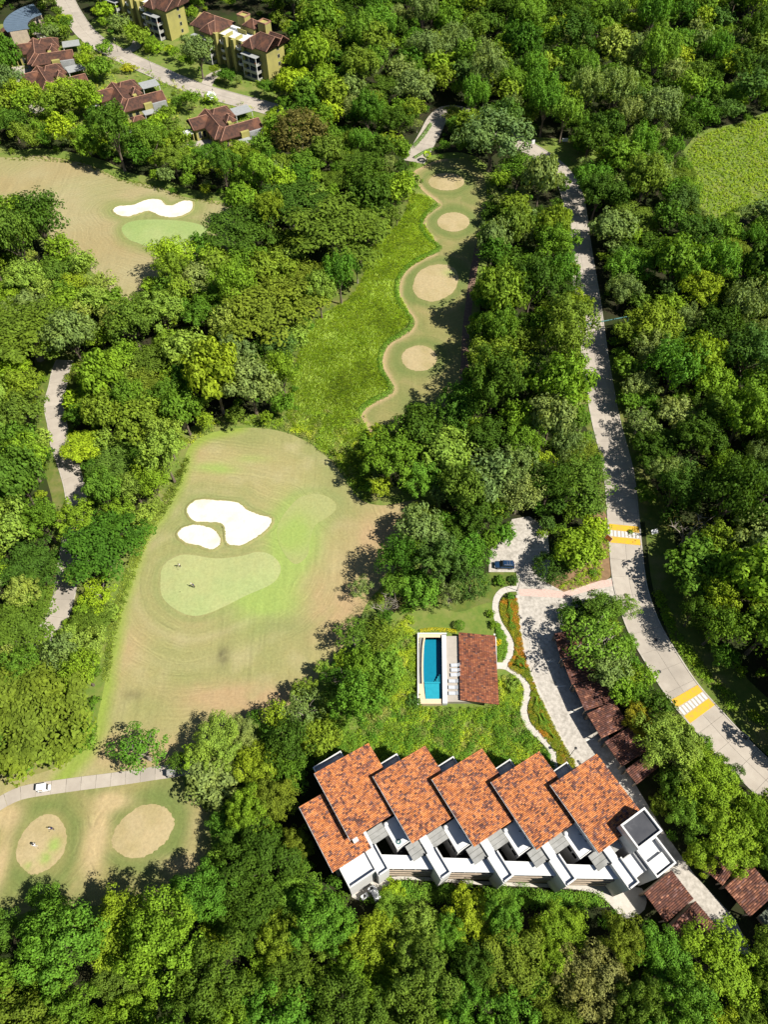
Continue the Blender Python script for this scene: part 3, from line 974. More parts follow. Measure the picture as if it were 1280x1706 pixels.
# ------------------------------------------------------------------ the terraced apartment block with orange roofs
CB = empty('apartment_block', (-12.7, 32.8, 0), R(31.5))
tag(CB, 'white apartment block with a stepped row of orange clay tile roofs', 'building')
DX, DY = 8.85, -6.02
RZ1, RZ0 = 13.2, 11.4
ROOFW, ROOFL = 11.4, 13.2


def bx(name, mat, x0, x1, y0, y1, z0, z1, parent=None):
    mb = MB(); mb.box(x0, x1, y0, y1, z0, z1)
    return mb.build(name, M[mat], parent or CB)


for k in range(-1, 5):
    ox, oy = (DX * k, DY * k) if k >= 0 else (-5.0, -3.4)
    zh, zl = (RZ1, RZ0) if k >= 0 else (RZ1 - 1.1, RZ0 - .9)
    wd = ROOFW if k >= 0 else 7.6
    ln = ROOFL if k >= 0 else 12.4
    if k < 0:
        zl = zh - (RZ1 - RZ0) * wd / ROOFW
    tiles('roof', (ox, oy, zh), (wd, 0, zl - zh), (0, -1, 0), math.hypot(wd, zh - zl), ln, CB, seed=k + 3)
    # white eaves board at the high side
    bx('fascia', 'white', ox - .12, ox - .02, oy - ln, oy, zh - .42, zh - .02)
    # body of the unit: walls with glazing on both ends
    mb = MB()
    mb.add([(ox + .5, oy - ln + .5, 0), (ox + wd - .4, oy - ln + .5, 0), (ox + wd - .4, oy - .5, 0), (ox + .5, oy - .5, 0),
            (ox + .5, oy - ln + .5, zh - .42), (ox + wd - .4, oy - ln + .5, zl - .3), (ox + wd - .4, oy - .5, zl - .3), (ox + .5, oy - .5, zh - .42)],
           [(0, 1, 5, 4), (1, 2, 6, 5), (2, 3, 7, 6), (3, 0, 4, 7), (4, 5, 6, 7)])
    mb.build('wall', M['white'], CB)
    for lv in range(4):
        for a in (1.6, 5.2) if k >= 0 else (1.2,):
            wdw = bx('window', 'frame', ox + a, ox + a + 2.6, oy - .5, oy - .42, .5 + lv * 2.7, 2.6 + lv * 2.7)
            for q in (0, 1):
                bx('pane', 'glass', ox + a + .08 + q * 1.28, ox + a + 1.24 + q * 1.28, oy - .42, oy - .39, .6 + lv * 2.7, 2.5 + lv * 2.7, wdw)
    if k >= 0:
        # terrace slab on the garden side
        x0 = ox + .4
        x1 = ox + 6.4
        t = bx('balcony', 'white', x0, x1, oy - .5, oy + 1.95, 8.6, 8.85)
        mb = MB(); mb.box(x0, x1, oy + 1.75, oy + 1.95, 8.85, 9.75); mb.box(x0, x0 + .2, oy - .4, oy + 1.75, 8.85, 9.75); mb.box(x1 - .2, x1, oy - .4, oy + 1.75, 8.85, 9.75)
        mb.build('parapet', M['white'], t)
        for lv in (2.9, 5.7):
            bx('balcony', 'white', x0, x1, oy - .5, oy + 1.6, lv, lv + .25)

for k in range(5):
    ox, oy = DX * k, DY * k
    yb = oy - ROOFL
    # grey canopy slabs beside the stair link
    for i in range(3):
        y0 = yb - 2.25 + i * .82
        if k < 4 or i > 0:
            bx('canopy_slab', 'greyslab', ox + 3.28, ox + 6.35 - (1.1 if k == 4 else 0), y0, y0 + .78, 9.8 + .02 * i, 10.02 + .02 * i)
        if k:
            y1 = yb - 2.2 + i * .95
            bx('canopy_slab', 'greyslab', ox - .98, ox + 1.68, y1, y1 + .9, 9.75 + .02 * i, 9.97 + .02 * i)
    # stair link and tower
    bx('link_roof', 'whiteroof', ox + 1.75, ox + 3.2, yb - 2.45, yb + .6, 9.9, 10.55)
    tw = MB(); tw.box(ox + 1.4, ox + 3.58, yb - 7.1, yb - 2.45, 0, 10.35); tower = tw.build('stair_tower', M['white'], CB)
    bx('tower_roof', 'whiteroof', ox + 1.66, ox + 3.32, yb - 6.84, yb - 2.45, 10.35, 10.40, tower)
    mb = MB(); mb.box(ox + 1.4, ox + 1.65, yb - 7.1, yb - 2.45, 10.35, 10.72); mb.box(ox + 3.33, ox + 3.58, yb - 7.1, yb - 2.45, 10.35, 11.1); mb.box(ox + 1.65, ox + 3.33, yb - 7.1, yb - 6.85, 10.35, 11.1)
    mb.build('parapet', M['white'], tower)
    if k < 4:
        # roof terrace block between two roofs
        t = bx('terrace_block', 'white', ox + 6.45, ox + 11.2, yb - 5.1, yb - .05, 0, 9.6)
        bx('terrace_floor', 'whiteroof', ox + 6.62, ox + 11.05, yb - 4.9, yb - .1, 9.6, 9.66, t)
        mb = MB(); mb.box(ox + 6.45, ox + 6.6, yb - 5.1, yb - .05, 9.6, 9.8); mb.box(ox + 6.6, ox + 11.2, yb - 5.1, yb - 4.95, 9.6, 9.8); mb.build('kerb', M['white'], t)
        for q in range(3):
            bx('window', 'glass', ox + 6.41, ox + 6.45, yb - 4.6 + q * 1.3, yb - 3.6 + q * 1.3, 7.2, 8.7, t)
        mb = MB()
        mb.ball((ox + 6.9, yb - .5, 9.95), .42, 1, 10, 6); mb.box(ox + 6.65, ox + 7.15, yb - .75, yb - .25, 9.66, 9.72)
        tank = mb.build('vent_dome', M['cartwhite'], CB, True)
        for q in range(2):
            p0 = (ox + 8.9 + q * .2, yb - 1.8 - 1.4 * q, 9.7)
            mb = MB(); mb.tube([(p0[0], p0[1], 9.72), (p0[0] + .5, p0[1] - .5, 9.75), (p0[0] + 1.4, p0[1] - .6, 9.75)], .05, 5); mb.build('pipe', M['metal'], t)
        mb = MB(); mb.box(ox + 10.3, ox + 10.9, yb - 1.9, yb - 1.0, 9.66, 10.3); mb.box(ox + 10.3, ox + 10.9, yb - 3.4, yb - 2.5, 9.66, 10.3); mb.build('air_conditioner', M['cartwhite'], t)
        # gallery in front: roof, floors, upstands, dark openings
        g = [(ox + 3.58, yb - 4.1), (ox + 10.25, yb - 8.45), (ox + 10.25, yb - 10.95), (ox + 3.58, yb - 6.75)]
        mb = MB(); mb.prism(g, 8.75, 9.1); gr = mb.build('gallery_roof', M['whiteroof'], CB)
        gi = [(g[0][0], g[0][1] - .3), (g[1][0], g[1][1] - .3), (g[2][0], g[2][1] + .1), (g[3][0], g[3][1] + .1)]
        for lv in (0.3, 3.1, 5.9):
            mb = MB(); mb.prism(gi, lv, lv + .25); mb.build('gallery_floor', M['beige'], CB)
            f0, f1 = Vector(gi[3]), Vector(gi[2])
            n_ = Vector(((f1 - f0).y, -(f1 - f0).x)).normalized()
            if n_.y > 0: n_ = -n_
            q = [f0, f1, f1 + n_ * .16, f0 + n_ * .16]
            mb = MB(); mb.prism(q, lv - .2, lv + 1.05); mb.build('gallery_upstand', M['beige'], CB)
        bk = [gi[0], gi[1], (gi[1][0], gi[1][1] - .3), (gi[0][0], gi[0][1] - .3)]
        mb = MB(); mb.prism(bk, 0, 8.7); mb.build('gallery_wall', M['white'], CB)
        for q in range(4):
            t_ = (q + .5) / 4
            p = Vector(gi[3]).lerp(Vector(gi[2]), t_)
            bx('gallery_post', 'white', p.x - .12, p.x + .12, p.y + .1, p.y + .34, 0, 8.75)

# blue tyre-like ring on the first terrace
mb = MB(); c0 = Vector((7.35, -17.3, 9.74)); vs = []; fs = []
for i in range(16):
    for j in range(6):
        a, b = 2 * math.pi * i / 16, 2 * math.pi * j / 6
        vs.append(c0 + Vector(((.36 + .11 * math.cos(b)) * math.cos(a), (.36 + .11 * math.cos(b)) * math.sin(a), .11 * math.sin(b) + .05)))
        fs.append((i * 6 + j, ((i + 1) % 16) * 6 + j, ((i + 1) % 16) * 6 + (j + 1) % 6, i * 6 + (j + 1) % 6))
mb.add(vs, fs)
ringo = mb.build('ring_float', M['teal'], None, True)
ringo.location = CB.location; ringo.rotation_euler = CB.rotation_euler
tag(ringo, 'teal inflatable ring lying on the leftmost white roof terrace', 'float')

# left end: plant terrace
t = bx('plant_terrace', 'white', -3.8, 1.38, -19.3, -14.5, 0, 10.1)
bx('plant_floor', 'whiteroof', -3.56, 1.36, -19.05, -14.76, 10.1, 10.16, t)
mb = MB(); mb.box(-3.8, -3.55, -19.3, -14.5, 10.1, 10.85); mb.box(-3.55, 1.38, -19.3, -19.05, 10.1, 11.0); mb.box(-3.55, 1.38, -14.75, -14.5, 10.1, 10.85); mb.build('parapet', M['white'], t)
for i in range(4):
    a = bx('air_conditioner', 'cartwhite', -3.1 + i * 1.15, -2.25 + i * 1.15, -15.75, -15.3, 10.16, 10.9, CB)
    mb = MB(); mb.tube([(-2.68 + i * 1.15, -15.52, 10.9), (-2.68 + i * 1.15, -15.52, 10.93)], .2, 10); mb.build('fan', M['metal'], a)
bx('chimney', 'whiteroof', -2.9, -2.1, -14.35, -13.5, 10.2, 11.6)
bx('chimney', 'whiteroof', .35, 1.3, -13.75, -13.0, 10.2, 12.2)

# right end: tank tower, lower terrace and boxes
tw = bx('tank_tower', 'white', 40.95, 46.55, -40.3, -35.75, 0, 14.4)
mb = MB(); parapet(mb, 40.95, 46.55, -40.3, -35.75, 14.4, 15.0, .32); mb.build('parapet', M['white'], tw)
bx('tank_cover', 'blackwater', 41.27, 46.23, -39.98, -36.07, 14.4, 14.46, tw)
tl = bx('lower_terrace', 'white', 41.98, 46.5, -45.5, -40.35, 0, 9.9)
bx('terrace_floor', 'whiteroof', 42.3, 46.2, -45.2, -40.6, 9.9, 9.95, tl)
bx('roof_box', 'whiteroof', 42.35, 45.7, -44.95, -42.9, 9.95, 10.6, tl)
bx('roof_box', 'whiteroof', 42.35, 44.6, -42.1, -40.65, 9.95, 10.3, tl)
mb = MB(); parapet(mb, 41.98, 46.5, -45.5, -40.35, 9.9, 11.1, .28); mb.build('parapet', M['white'], tl)
b2 = bx('link_block', 'white', 39.0, 41.7, -43.7, -40.2, 0, 9.4)
bx('link_floor', 'whiteroof', 39.1, 41.5, -43.5, -40.3, 9.4, 9.45, b2)
bx('parapet', 'white', 41.5, 41.75, -43.7, -40.2, 9.4, 10.2, b2)

# air conditioners and a small white cart on the ground at the left end
for i, (x, y, rz, lab) in enumerate(((-1.9, -20.7, .3, 'white box-shaped outdoor unit by the left end wall, further from the stair tower'), (-.2, -20.3, .3, 'white box-shaped outdoor unit by the left end wall, nearer the stair tower'))):
    p = CB.matrix_basis @ Vector((x, y, 0))
    e_ = empty('outdoor_unit', p, R(31.5))
    mb = MB(); mb.box(-.65, .65, -.4, .4, .12, 1.35); mb.build('casing', M['cartwhite'], e_)
    mb = MB(); mb.tube([(0, 0, 1.35), (0, 0, 1.38)], .3, 12); mb.build('fan', M['metal'], e_)
    mb = MB(); mb.box(-.55, .55, -.35, .35, 0, .12); mb.build('plinth', M['beige'], e_)
    tag(e_, lab, 'air conditioner', 'outdoor units by the left end of the orange-roofed block')
sheet('paving', [(585, 1488), (640, 1462), (720, 1462), (800, 1468), (960, 1474), (1010, 1476), (1070, 1480), (1075, 1515), (1040, 1530), (1010, 1500), (960, 1482), (800, 1474), (720, 1468), (660, 1468), (610, 1500)], .016, 'path')

# ------------------------------------------------------------------ pool terrace
PT = 1.25
PZ = lambda a, b, z=PT: at(670 + a / 6.4, 1030 + b / 6.4, z)
PB = empty('swimming_pool', (0, 0, 0))
tag(PB, 'blue swimming pool with one curved side, steps and a cream surround', 'pool')
wl = [PZ(250, 205), PZ(236, 300), PZ(229, 450), PZ(229, 600), PZ(235, 740), PZ(250, 860)]
wr = [PZ(428, 860), PZ(422, 205)]
basin = [(p.x, p.y) for p in smooth([(v.x, v.y) for v in wl], False, 3)] + [(p.x, p.y) for p in wr]
n = len(basin)
mb = MB()
mb.add([(x, y, PT) for x, y in basin] + [(x, y, .06) for x, y in basin], [(i, (i + 1) % n, n + (i + 1) % n, n + i) for i in range(n)] + [tuple(range(n, 2 * n))])
mb.build('basin', M['pooltile'], PB)
p0, p1 = PZ(236, 690), PZ(426, 690)
q0, q1 = PZ(252, 862), PZ(428, 862)
mb = MB(); mb.prism([(p0.x + .1, p0.y), (p1.x - .02, p1.y), (q1.x - .02, q1.y + .02), (q0.x + .1, q0.y + .02)], .06, .8); mb.build('shallow_floor', M['poolpale'], PB)
mb = MB(); mb.prism([(p0.x + .1, p0.y + .01), (p1.x - .02, p1.y + .01), (p1.x - .02, p1.y + .35), (p0.x + .1, p0.y + .35)], .06, 1.0); mb.build('divider', M['poolpale'], PB)
for i in range(5):
    a, b, c_ = PZ(400 - i * 16, 590 + i * 22), PZ(425, 590 + i * 4), PZ(425, 690)
    d_ = PZ(400 - i * 16, 690)
    mb = MB(); mb.prism([(a.x, a.y), (b.x - .03, b.y), (c_.x - .03, c_.y + .36), (d_.x, d_.y + .36)], .06 if i == 4 else .06, .25 + (4 - i) * .17); mb.build('step', M['poolpale'], PB)
m, nt, bs, L_ = new_mat('pool_water')
nt.nodes.remove(bs)
tr = nt.nodes.new('ShaderNodeBsdfTransparent'); tr.inputs[0].default_value = (.62, .93, .97, 1)
gl = nt.nodes.new('ShaderNodeBsdfGlossy'); gl.inputs['Roughness'].default_value = .06
fr = nt.nodes.new('ShaderNodeFresnel'); fr.inputs[0].default_value = 1.33
L_.new(bump(nt, noise(nt, 1.6, 3), .12, .05), gl.inputs['Normal'])
mx = nt.nodes.new('ShaderNodeMixShader')
L_.new(fr.outputs[0], mx.inputs[0]); L_.new(tr.outputs[0], mx.inputs[1]); L_.new(gl.outputs[0], mx.inputs[2])
L_.new(mx.outputs[0], nt.nodes['Material Output'].inputs[0])
M['water'] = m
mb = MB(); mb.add([(x, y, PT - .16) for x, y in basin], [tuple(range(n))]); tag(mb.build('water', M['water'], PB))
# surround: left curved coping, ends, outer walls
o00, o01, o10, o11 = PZ(178, 170), PZ(178, 912), PZ(425, 170), PZ(436, 912)
left = basin[:n - 2]
mb = MB()
lv = [(p[0], p[1], PT + .03) for p in left] + [(p[0] - .38, p[1], PT + .03) for p in left]
k = len(left)
mb.add(lv, [(i, i + 1, k + i + 1, k + i) for i in range(k - 1)])
mb.add([(v[0], v[1], PT - .2) for v in lv[k:]] + lv[k:], [(i, i + 1, k + i + 1, k + i) for i in range(k - 1)])
mb.build('coping', M['coping'], PB)
mb = MB(); mb.prism([(o00.x, o00.y), (o10.x, o10.y), (wr[1].x, wr[1].y), (left[0][0] - .4, left[0][1]), (o00.x, left[0][1])], 0, PT + .02); mb.build('coping', M['coping'], PB)
mb = MB(); mb.prism([(o01.x, o01.y), (o11.x, o11.y), (wr[0].x, wr[0].y), (left[-1][0], left[-1][1]), (left[-1][0] - .4, left[-1][1] + .1), (left[-1][0] - .5, left[-1][1] + 3.3), (o01.x, left[-1][1] + 3.3)], 0, PT + .018); mb.build('coping', M['coping'], PB)
mb = MB(); mb.prism([(o00.x + .25, o00.y - .4), (left[2][0] - .36, o00.y - .4), (left[4][0] - .36, left[4][1]), (left[-3][0] - .36, left[-3][1]), (o01.x + .25, left[-1][1] + 3.2)], 0, PT - .45); mb.build('overflow_channel', M['greyslab'], PB)
mb = MB(); mb.prism([(o00.x - .25, o00.y + .3), (o00.x + .02, o00.y + .3), (o01.x + .02, o01.y - .25), (o01.x - .25, o01.y - .25)], 0, PT + .12)
mb.prism([(o00.x + .02, o00.y + .3), (o10.x + 1.1, o10.y + .3), (o10.x + 1.1, o10.y + .02), (o00.x + .02, o00.y + .02)], 0, PT + .12); mb.build('outer_wall', M['white'], PB)
w0, w1, w2, w3 = PZ(424, 185), PZ(468, 185), PZ(485, 915), PZ(434, 915)
mb = MB(); mb.prism([(w0.x, w0.y), (w1.x, w1.y), (w2.x, w2.y), (w3.x, w3.y)], .5, PT + .42); mb.build('bench_wall', M['whiteroof'], PB)
d0, d1, d2, d3 = PZ(469, 190), PZ(1000, 190), PZ(1020, 890), PZ(486, 890)
mb = MB(); mb.prism([(d0.x, d0.y), (d1.x, d1.y), (d2.x, d2.y), (d3.x, d3.y)], 0, PT); mb.build('deck', M['deck'], PB)

# pavilion
PV = empty('pavilion', (0, 0, 0))
tag(PV, 'open pavilion with a brown clay tile roof beside the swimming pool', 'pavilion')
zr = PT + 3.3
zr = PT + .5
r0, r1, r2, r3 = PZ(608, 150, zr), PZ(995, 185, zr + 1.9), PZ(1030, 905, zr + 1.9), PZ(625, 872, zr)
tiles('roof', r1, r0 - r1, r3 - r0, (r1 - r0).length, (r3 - r0).length, PV, .34, .5, (PAV_A, BROWNS, DARKS), (.6, .28), 31)
for a, b in ((640, 195), (640, 520), (650, 850), (975, 215), (985, 540), (995, 870)):
    p = PZ(a, b); mb = MB(); mb.box(p.x - .18, p.x + .18, p.y - .18, p.y + .18, PT, zr + .1 + (1.5 if a > 900 else 0)); mb.build('column', M['white'], PV)
p = PZ(985, 240); q = PZ(1000, 860)
mb = MB(); mb.prism([(p.x, p.y), (p.x + .2, p.y), (q.x + .2, q.y), (q.x, q.y)], PT, PT + 2.0); mb.build('back_wall', M['white'], PV)

# sun loungers
def lounger(x, y, rz, label):
    o = empty('sun_lounger', (x, y, PT), rz)
    mb = MB(); mb.box(-1.0, .35, -.34, .34, .30, .36); mb.add([(.35, -.34, .30), (.35, .34, .30), (1.0, .34, .62), (1.0, -.34, .62), (.35, -.34, .36), (.35, .34, .36), (1.0, .34, .68), (1.0, -.34, .68)], [(0, 1, 2, 3), (4, 7, 6, 5), (0, 4, 5, 1), (1, 5, 6, 2), (2, 6, 7, 3), (3, 7, 4, 0)])
    mb.build('sling', M['sling'], o)
    mb = MB()
    for s in (-1, 1):
        mb.tube([(-1.02, s * .36, .31), (.38, s * .36, .31), (1.02, s * .36, .64)], .03, 5)
    mb.build('frame', M['sling'], o)
    for a in (-.85, .75):
        for s in (-1, 1):
            mb = MB(); mb.tube([(a, s * .34, 0), (a, s * .34, .32)], .03, 5); mb.build('leg', M['sling'], o)
    tag(o, label, 'sun lounger', 'white sun loungers in a column on the pool deck')


words = ['first', 'second', 'third', 'fourth', 'fifth', 'sixth', 'seventh', 'eighth', 'ninth', 'tenth', 'eleventh', 'twelfth', 'thirteenth', 'fourteenth', 'fifteenth', 'sixteenth', 'seventeenth', 'eighteenth', 'nineteenth', 'twentieth']


def ordinal(i):
    return words[i] if i < 20 else f'{i + 1}th'


for i, (a, b) in enumerate(((570, 505), (572, 557), (568, 608), (548, 675), (546, 742), (548, 805))):
    p = PZ(a, b)
    lounger(p.x, p.y, rnd.uniform(-.06, .06), f'white sun lounger on the pool deck, {ordinal(i)} from the top of the column')

# ------------------------------------------------------------------ carports
def carport(tl, bl, dep, label, z=3.5, drop=.8, pal=(OLD_A, OLD_B, DARKS), share=(.62, .18), seed=1):
    """tile roof on posts: tl-bl is the open edge facing the drive"""
    a, b = at(*tl, z), at(*bl, z)
    V = (b - a).normalized()
    N = Vector((-V.y, V.x, 0))
    if N.x < 0: N = -N
    if dep < 0: N = -N; dep = -dep
    o = empty('carport', (a.x, a.y, 0))
    hi = Vector((0, 0, z)) + N * dep + Vector((0, 0, drop))
    lo = Vector((0, 0, z))
    tiles('roof', hi, lo - hi, b - a, (lo - hi).length, (b - a).length, o, .34, .5, pal, share, seed)
    ln = (b - a).length
    for s in (.25, ln - .25):
        for d_ in (.5, dep - .3):
            p = V * s + N * d_
            mb = MB(); mb.box(p.x - .11, p.x + .11, p.y - .11, p.y + .11, 0, z - .15 + drop * d_ / dep); mb.build('post', M['beige'], o)
    for d_ in (.5, dep - .3):
        p, q = V * .1 + N * d_, V * (ln - .1) + N * d_
        mb = MB(); mb.tube([(p.x, p.y, z - .3 + drop * d_ / dep), (q.x, q.y, z - .3 + drop * d_ / dep)], .09, 4); mb.build('beam', M['beige'], o)
    p, q = V * .05 + N * .1, V * .05 + N * (dep - .1)
    mb = MB(); mb.add([(p.x, p.y, 0), (q.x, q.y, 0), (q.x, q.y, z + drop - .3), (p.x, p.y, z - .3)], [(0, 1, 2, 3)])
    mb.add([(p.x + V.x * .15, p.y + V.y * .15, 0), (q.x + V.x * .15, q.y + V.y * .15, 0), (q.x + V.x * .15, q.y + V.y * .15, z + drop - .3), (p.x + V.x * .15, p.y + V.y * .15, z - .3)], [(3, 2, 1, 0)])
    mb.build('side_wall', M['beige'], o)
    tag(o, label, 'carport', 'brown tiled carports along the drive')
    return o


CZ = lambda a, b: (880 + a / 3.2, 1020 + b / 3.2)
for i, (tl, bl) in enumerate(((CZ(140, 112), CZ(175, 245)), (CZ(185, 255), CZ(235, 385)), (CZ(245, 390), CZ(305, 525)), (CZ(315, 540), CZ(393, 672)), (CZ(410, 690), CZ(503, 822)), (CZ(520, 840), CZ(582, 917)))):
    carport(tl, bl, 6.2, f'brown tiled carport along the cobbled drive, {ordinal(i)} from the top of the row', 3.6, seed=40 + i)
BZ = lambda a, b: (1080 + a / 6.4, 1420 + b / 6.4)
carport(BZ(250, 190), BZ(487, 497), -7.0, 'dark brown tiled carport touching the lower right corner of the white block', 3.3, .7, seed=50)
carport(BZ(505, 520), BZ(745, 800), -7.0, 'dark brown tiled carport with tree shade, next one down from the white block', 3.3, .7, seed=51)
carport(BZ(820, 370), BZ(1090, 690), 6.5, 'brown and orange tiled carport at the right edge, across the narrow drive', 3.3, .9, (OLD_B, OLD_A, DARKS), (.45, .3), 52)
carport(BZ(640, 210), BZ(800, 355), 6.0, 'half hidden brown tiled carport under the yellowish tree at the right', 3.2, .9, (OLD_A, OLD_B, DARKS), (.4, .3), 53)
e_ = empty('garden_shed', at(1274, 1532)); e_.rotation_euler.z = .6
mb = MB(); mb.box(-1, 1.2, -1, 1, 0, 1.6); mb.build('wall', M['beige'], e_)
mb = MB(); mb.box(-1.25, 1.45, -1.2, 1.2, 1.6, 1.72); mb.build('roof', M['shedroof'], e_)
tag(e_, 'small shed with a flat grey-green roof at the lower right edge', 'shed')
for i, a in enumerate((.32, .5, .67, .83)):
    p0 = at(*CZ(100 + 0, 262)) if False else None
mk = [CZ(105, 262), CZ(160, 395), CZ(230, 530), CZ(310, 680)]
for i, p in enumerate(mk):
    q = at(*p); mb = MB(); mb.box(-.9, .9, -.13, .13, 0, .05, 0, Matrix.Rotation(.1, 4, 'Z'))
    o = mb.build('parking_line', M['whitepaint']); o.location = (q.x + .8, q.y, .028)
    tag(o, f'white parking divider across the shaded drive, {ordinal(i)} from the top', 'road marking', 'parking dividers on the cobbled drive')

# ------------------------------------------------------------------ olive apartment houses at the top left
def gable(mb, x0, x1, y0, y1, ze, zr, axis='x', hip0=0.0, hip1=0.0, t=.25):
    """pitched roof with optional hipped ends (hip length along the ridge)"""
    if axis == 'x':
        ym = (y0 + y1) / 2
        A = [(x0, y0, ze), (x1, y0, ze), (x1, y1, ze), (x0, y1, ze), (x0 + hip0, ym, zr), (x1 - hip1, ym, zr)]
    else:
        xm = (x0 + x1) / 2
        A = [(x1, y0, ze), (x1, y1, ze), (x0, y1, ze), (x0, y0, ze), (xm, y0 + hip0, zr), (xm, y1 - hip1, zr)]
    top = [(0, 1, 5, 4), (2, 3, 4, 5), (3, 0, 4), (1, 2, 5)]
    low = [(x, y, z - t) for x, y, z in A]
    mb.add(A + low, top + [tuple(i + 6 for i in f[::-1]) for f in top] + [(0, 6, 7, 1), (1, 7, 8, 2), (2, 8, 9, 3), (3, 9, 6, 0)])
    return A


def roof_part(parent, name='roof', *a, **k):
    mb = MB(); A = gable(mb, *a, **k)
    r = mb.build(name, M['farroof'], parent)
    m2 = MB()
    up = Vector((0, 0, .06))
    m2.tube([Vector(A[4]) + up, Vector(A[5]) + up], .16, 5)
    for i, j in ((0, 4), (3, 4), (1, 5), (2, 5)):
        m2.tube([Vector(A[i]) + up, Vector(A[j]) + up], .13, 4)
    m2.build('ridge', M['ridge'], r)
    return r


def win(parent, x0, x1, y0, y1, z0, z1, axis, out):
    """window set proud of a wall; axis = wall normal axis"""
    mb = MB()
    if axis == 'y':
        mb.box(x0, x1, y0, y0 + out * .06, z0, z1) if out > 0 else mb.box(x0, x1, y0 + out * .06, y0, z0, z1)
        w = mb.build('window', M['frame'], parent)
        m2 = MB(); yy = y0 + out * .06
        m2.box(x0 + .1, x1 - .1, min(yy, yy + out * .02), max(yy, yy + out * .02), z0 + .1, z1 - .1); m2.build('pane', M['glass'], w)
    else:
        mb.box(min(x0, x0 + out * .06), max(x0, x0 + out * .06), y0, y1, z0, z1)
        w = mb.build('window', M['frame'], parent)
        m2 = MB(); xx = x0 + out * .06
        m2.box(min(xx, xx + out * .02), max(xx, xx + out * .02), y0 + .1, y1 - .1, z0 + .1, z1 - .1); m2.build('pane', M['glass'], w)


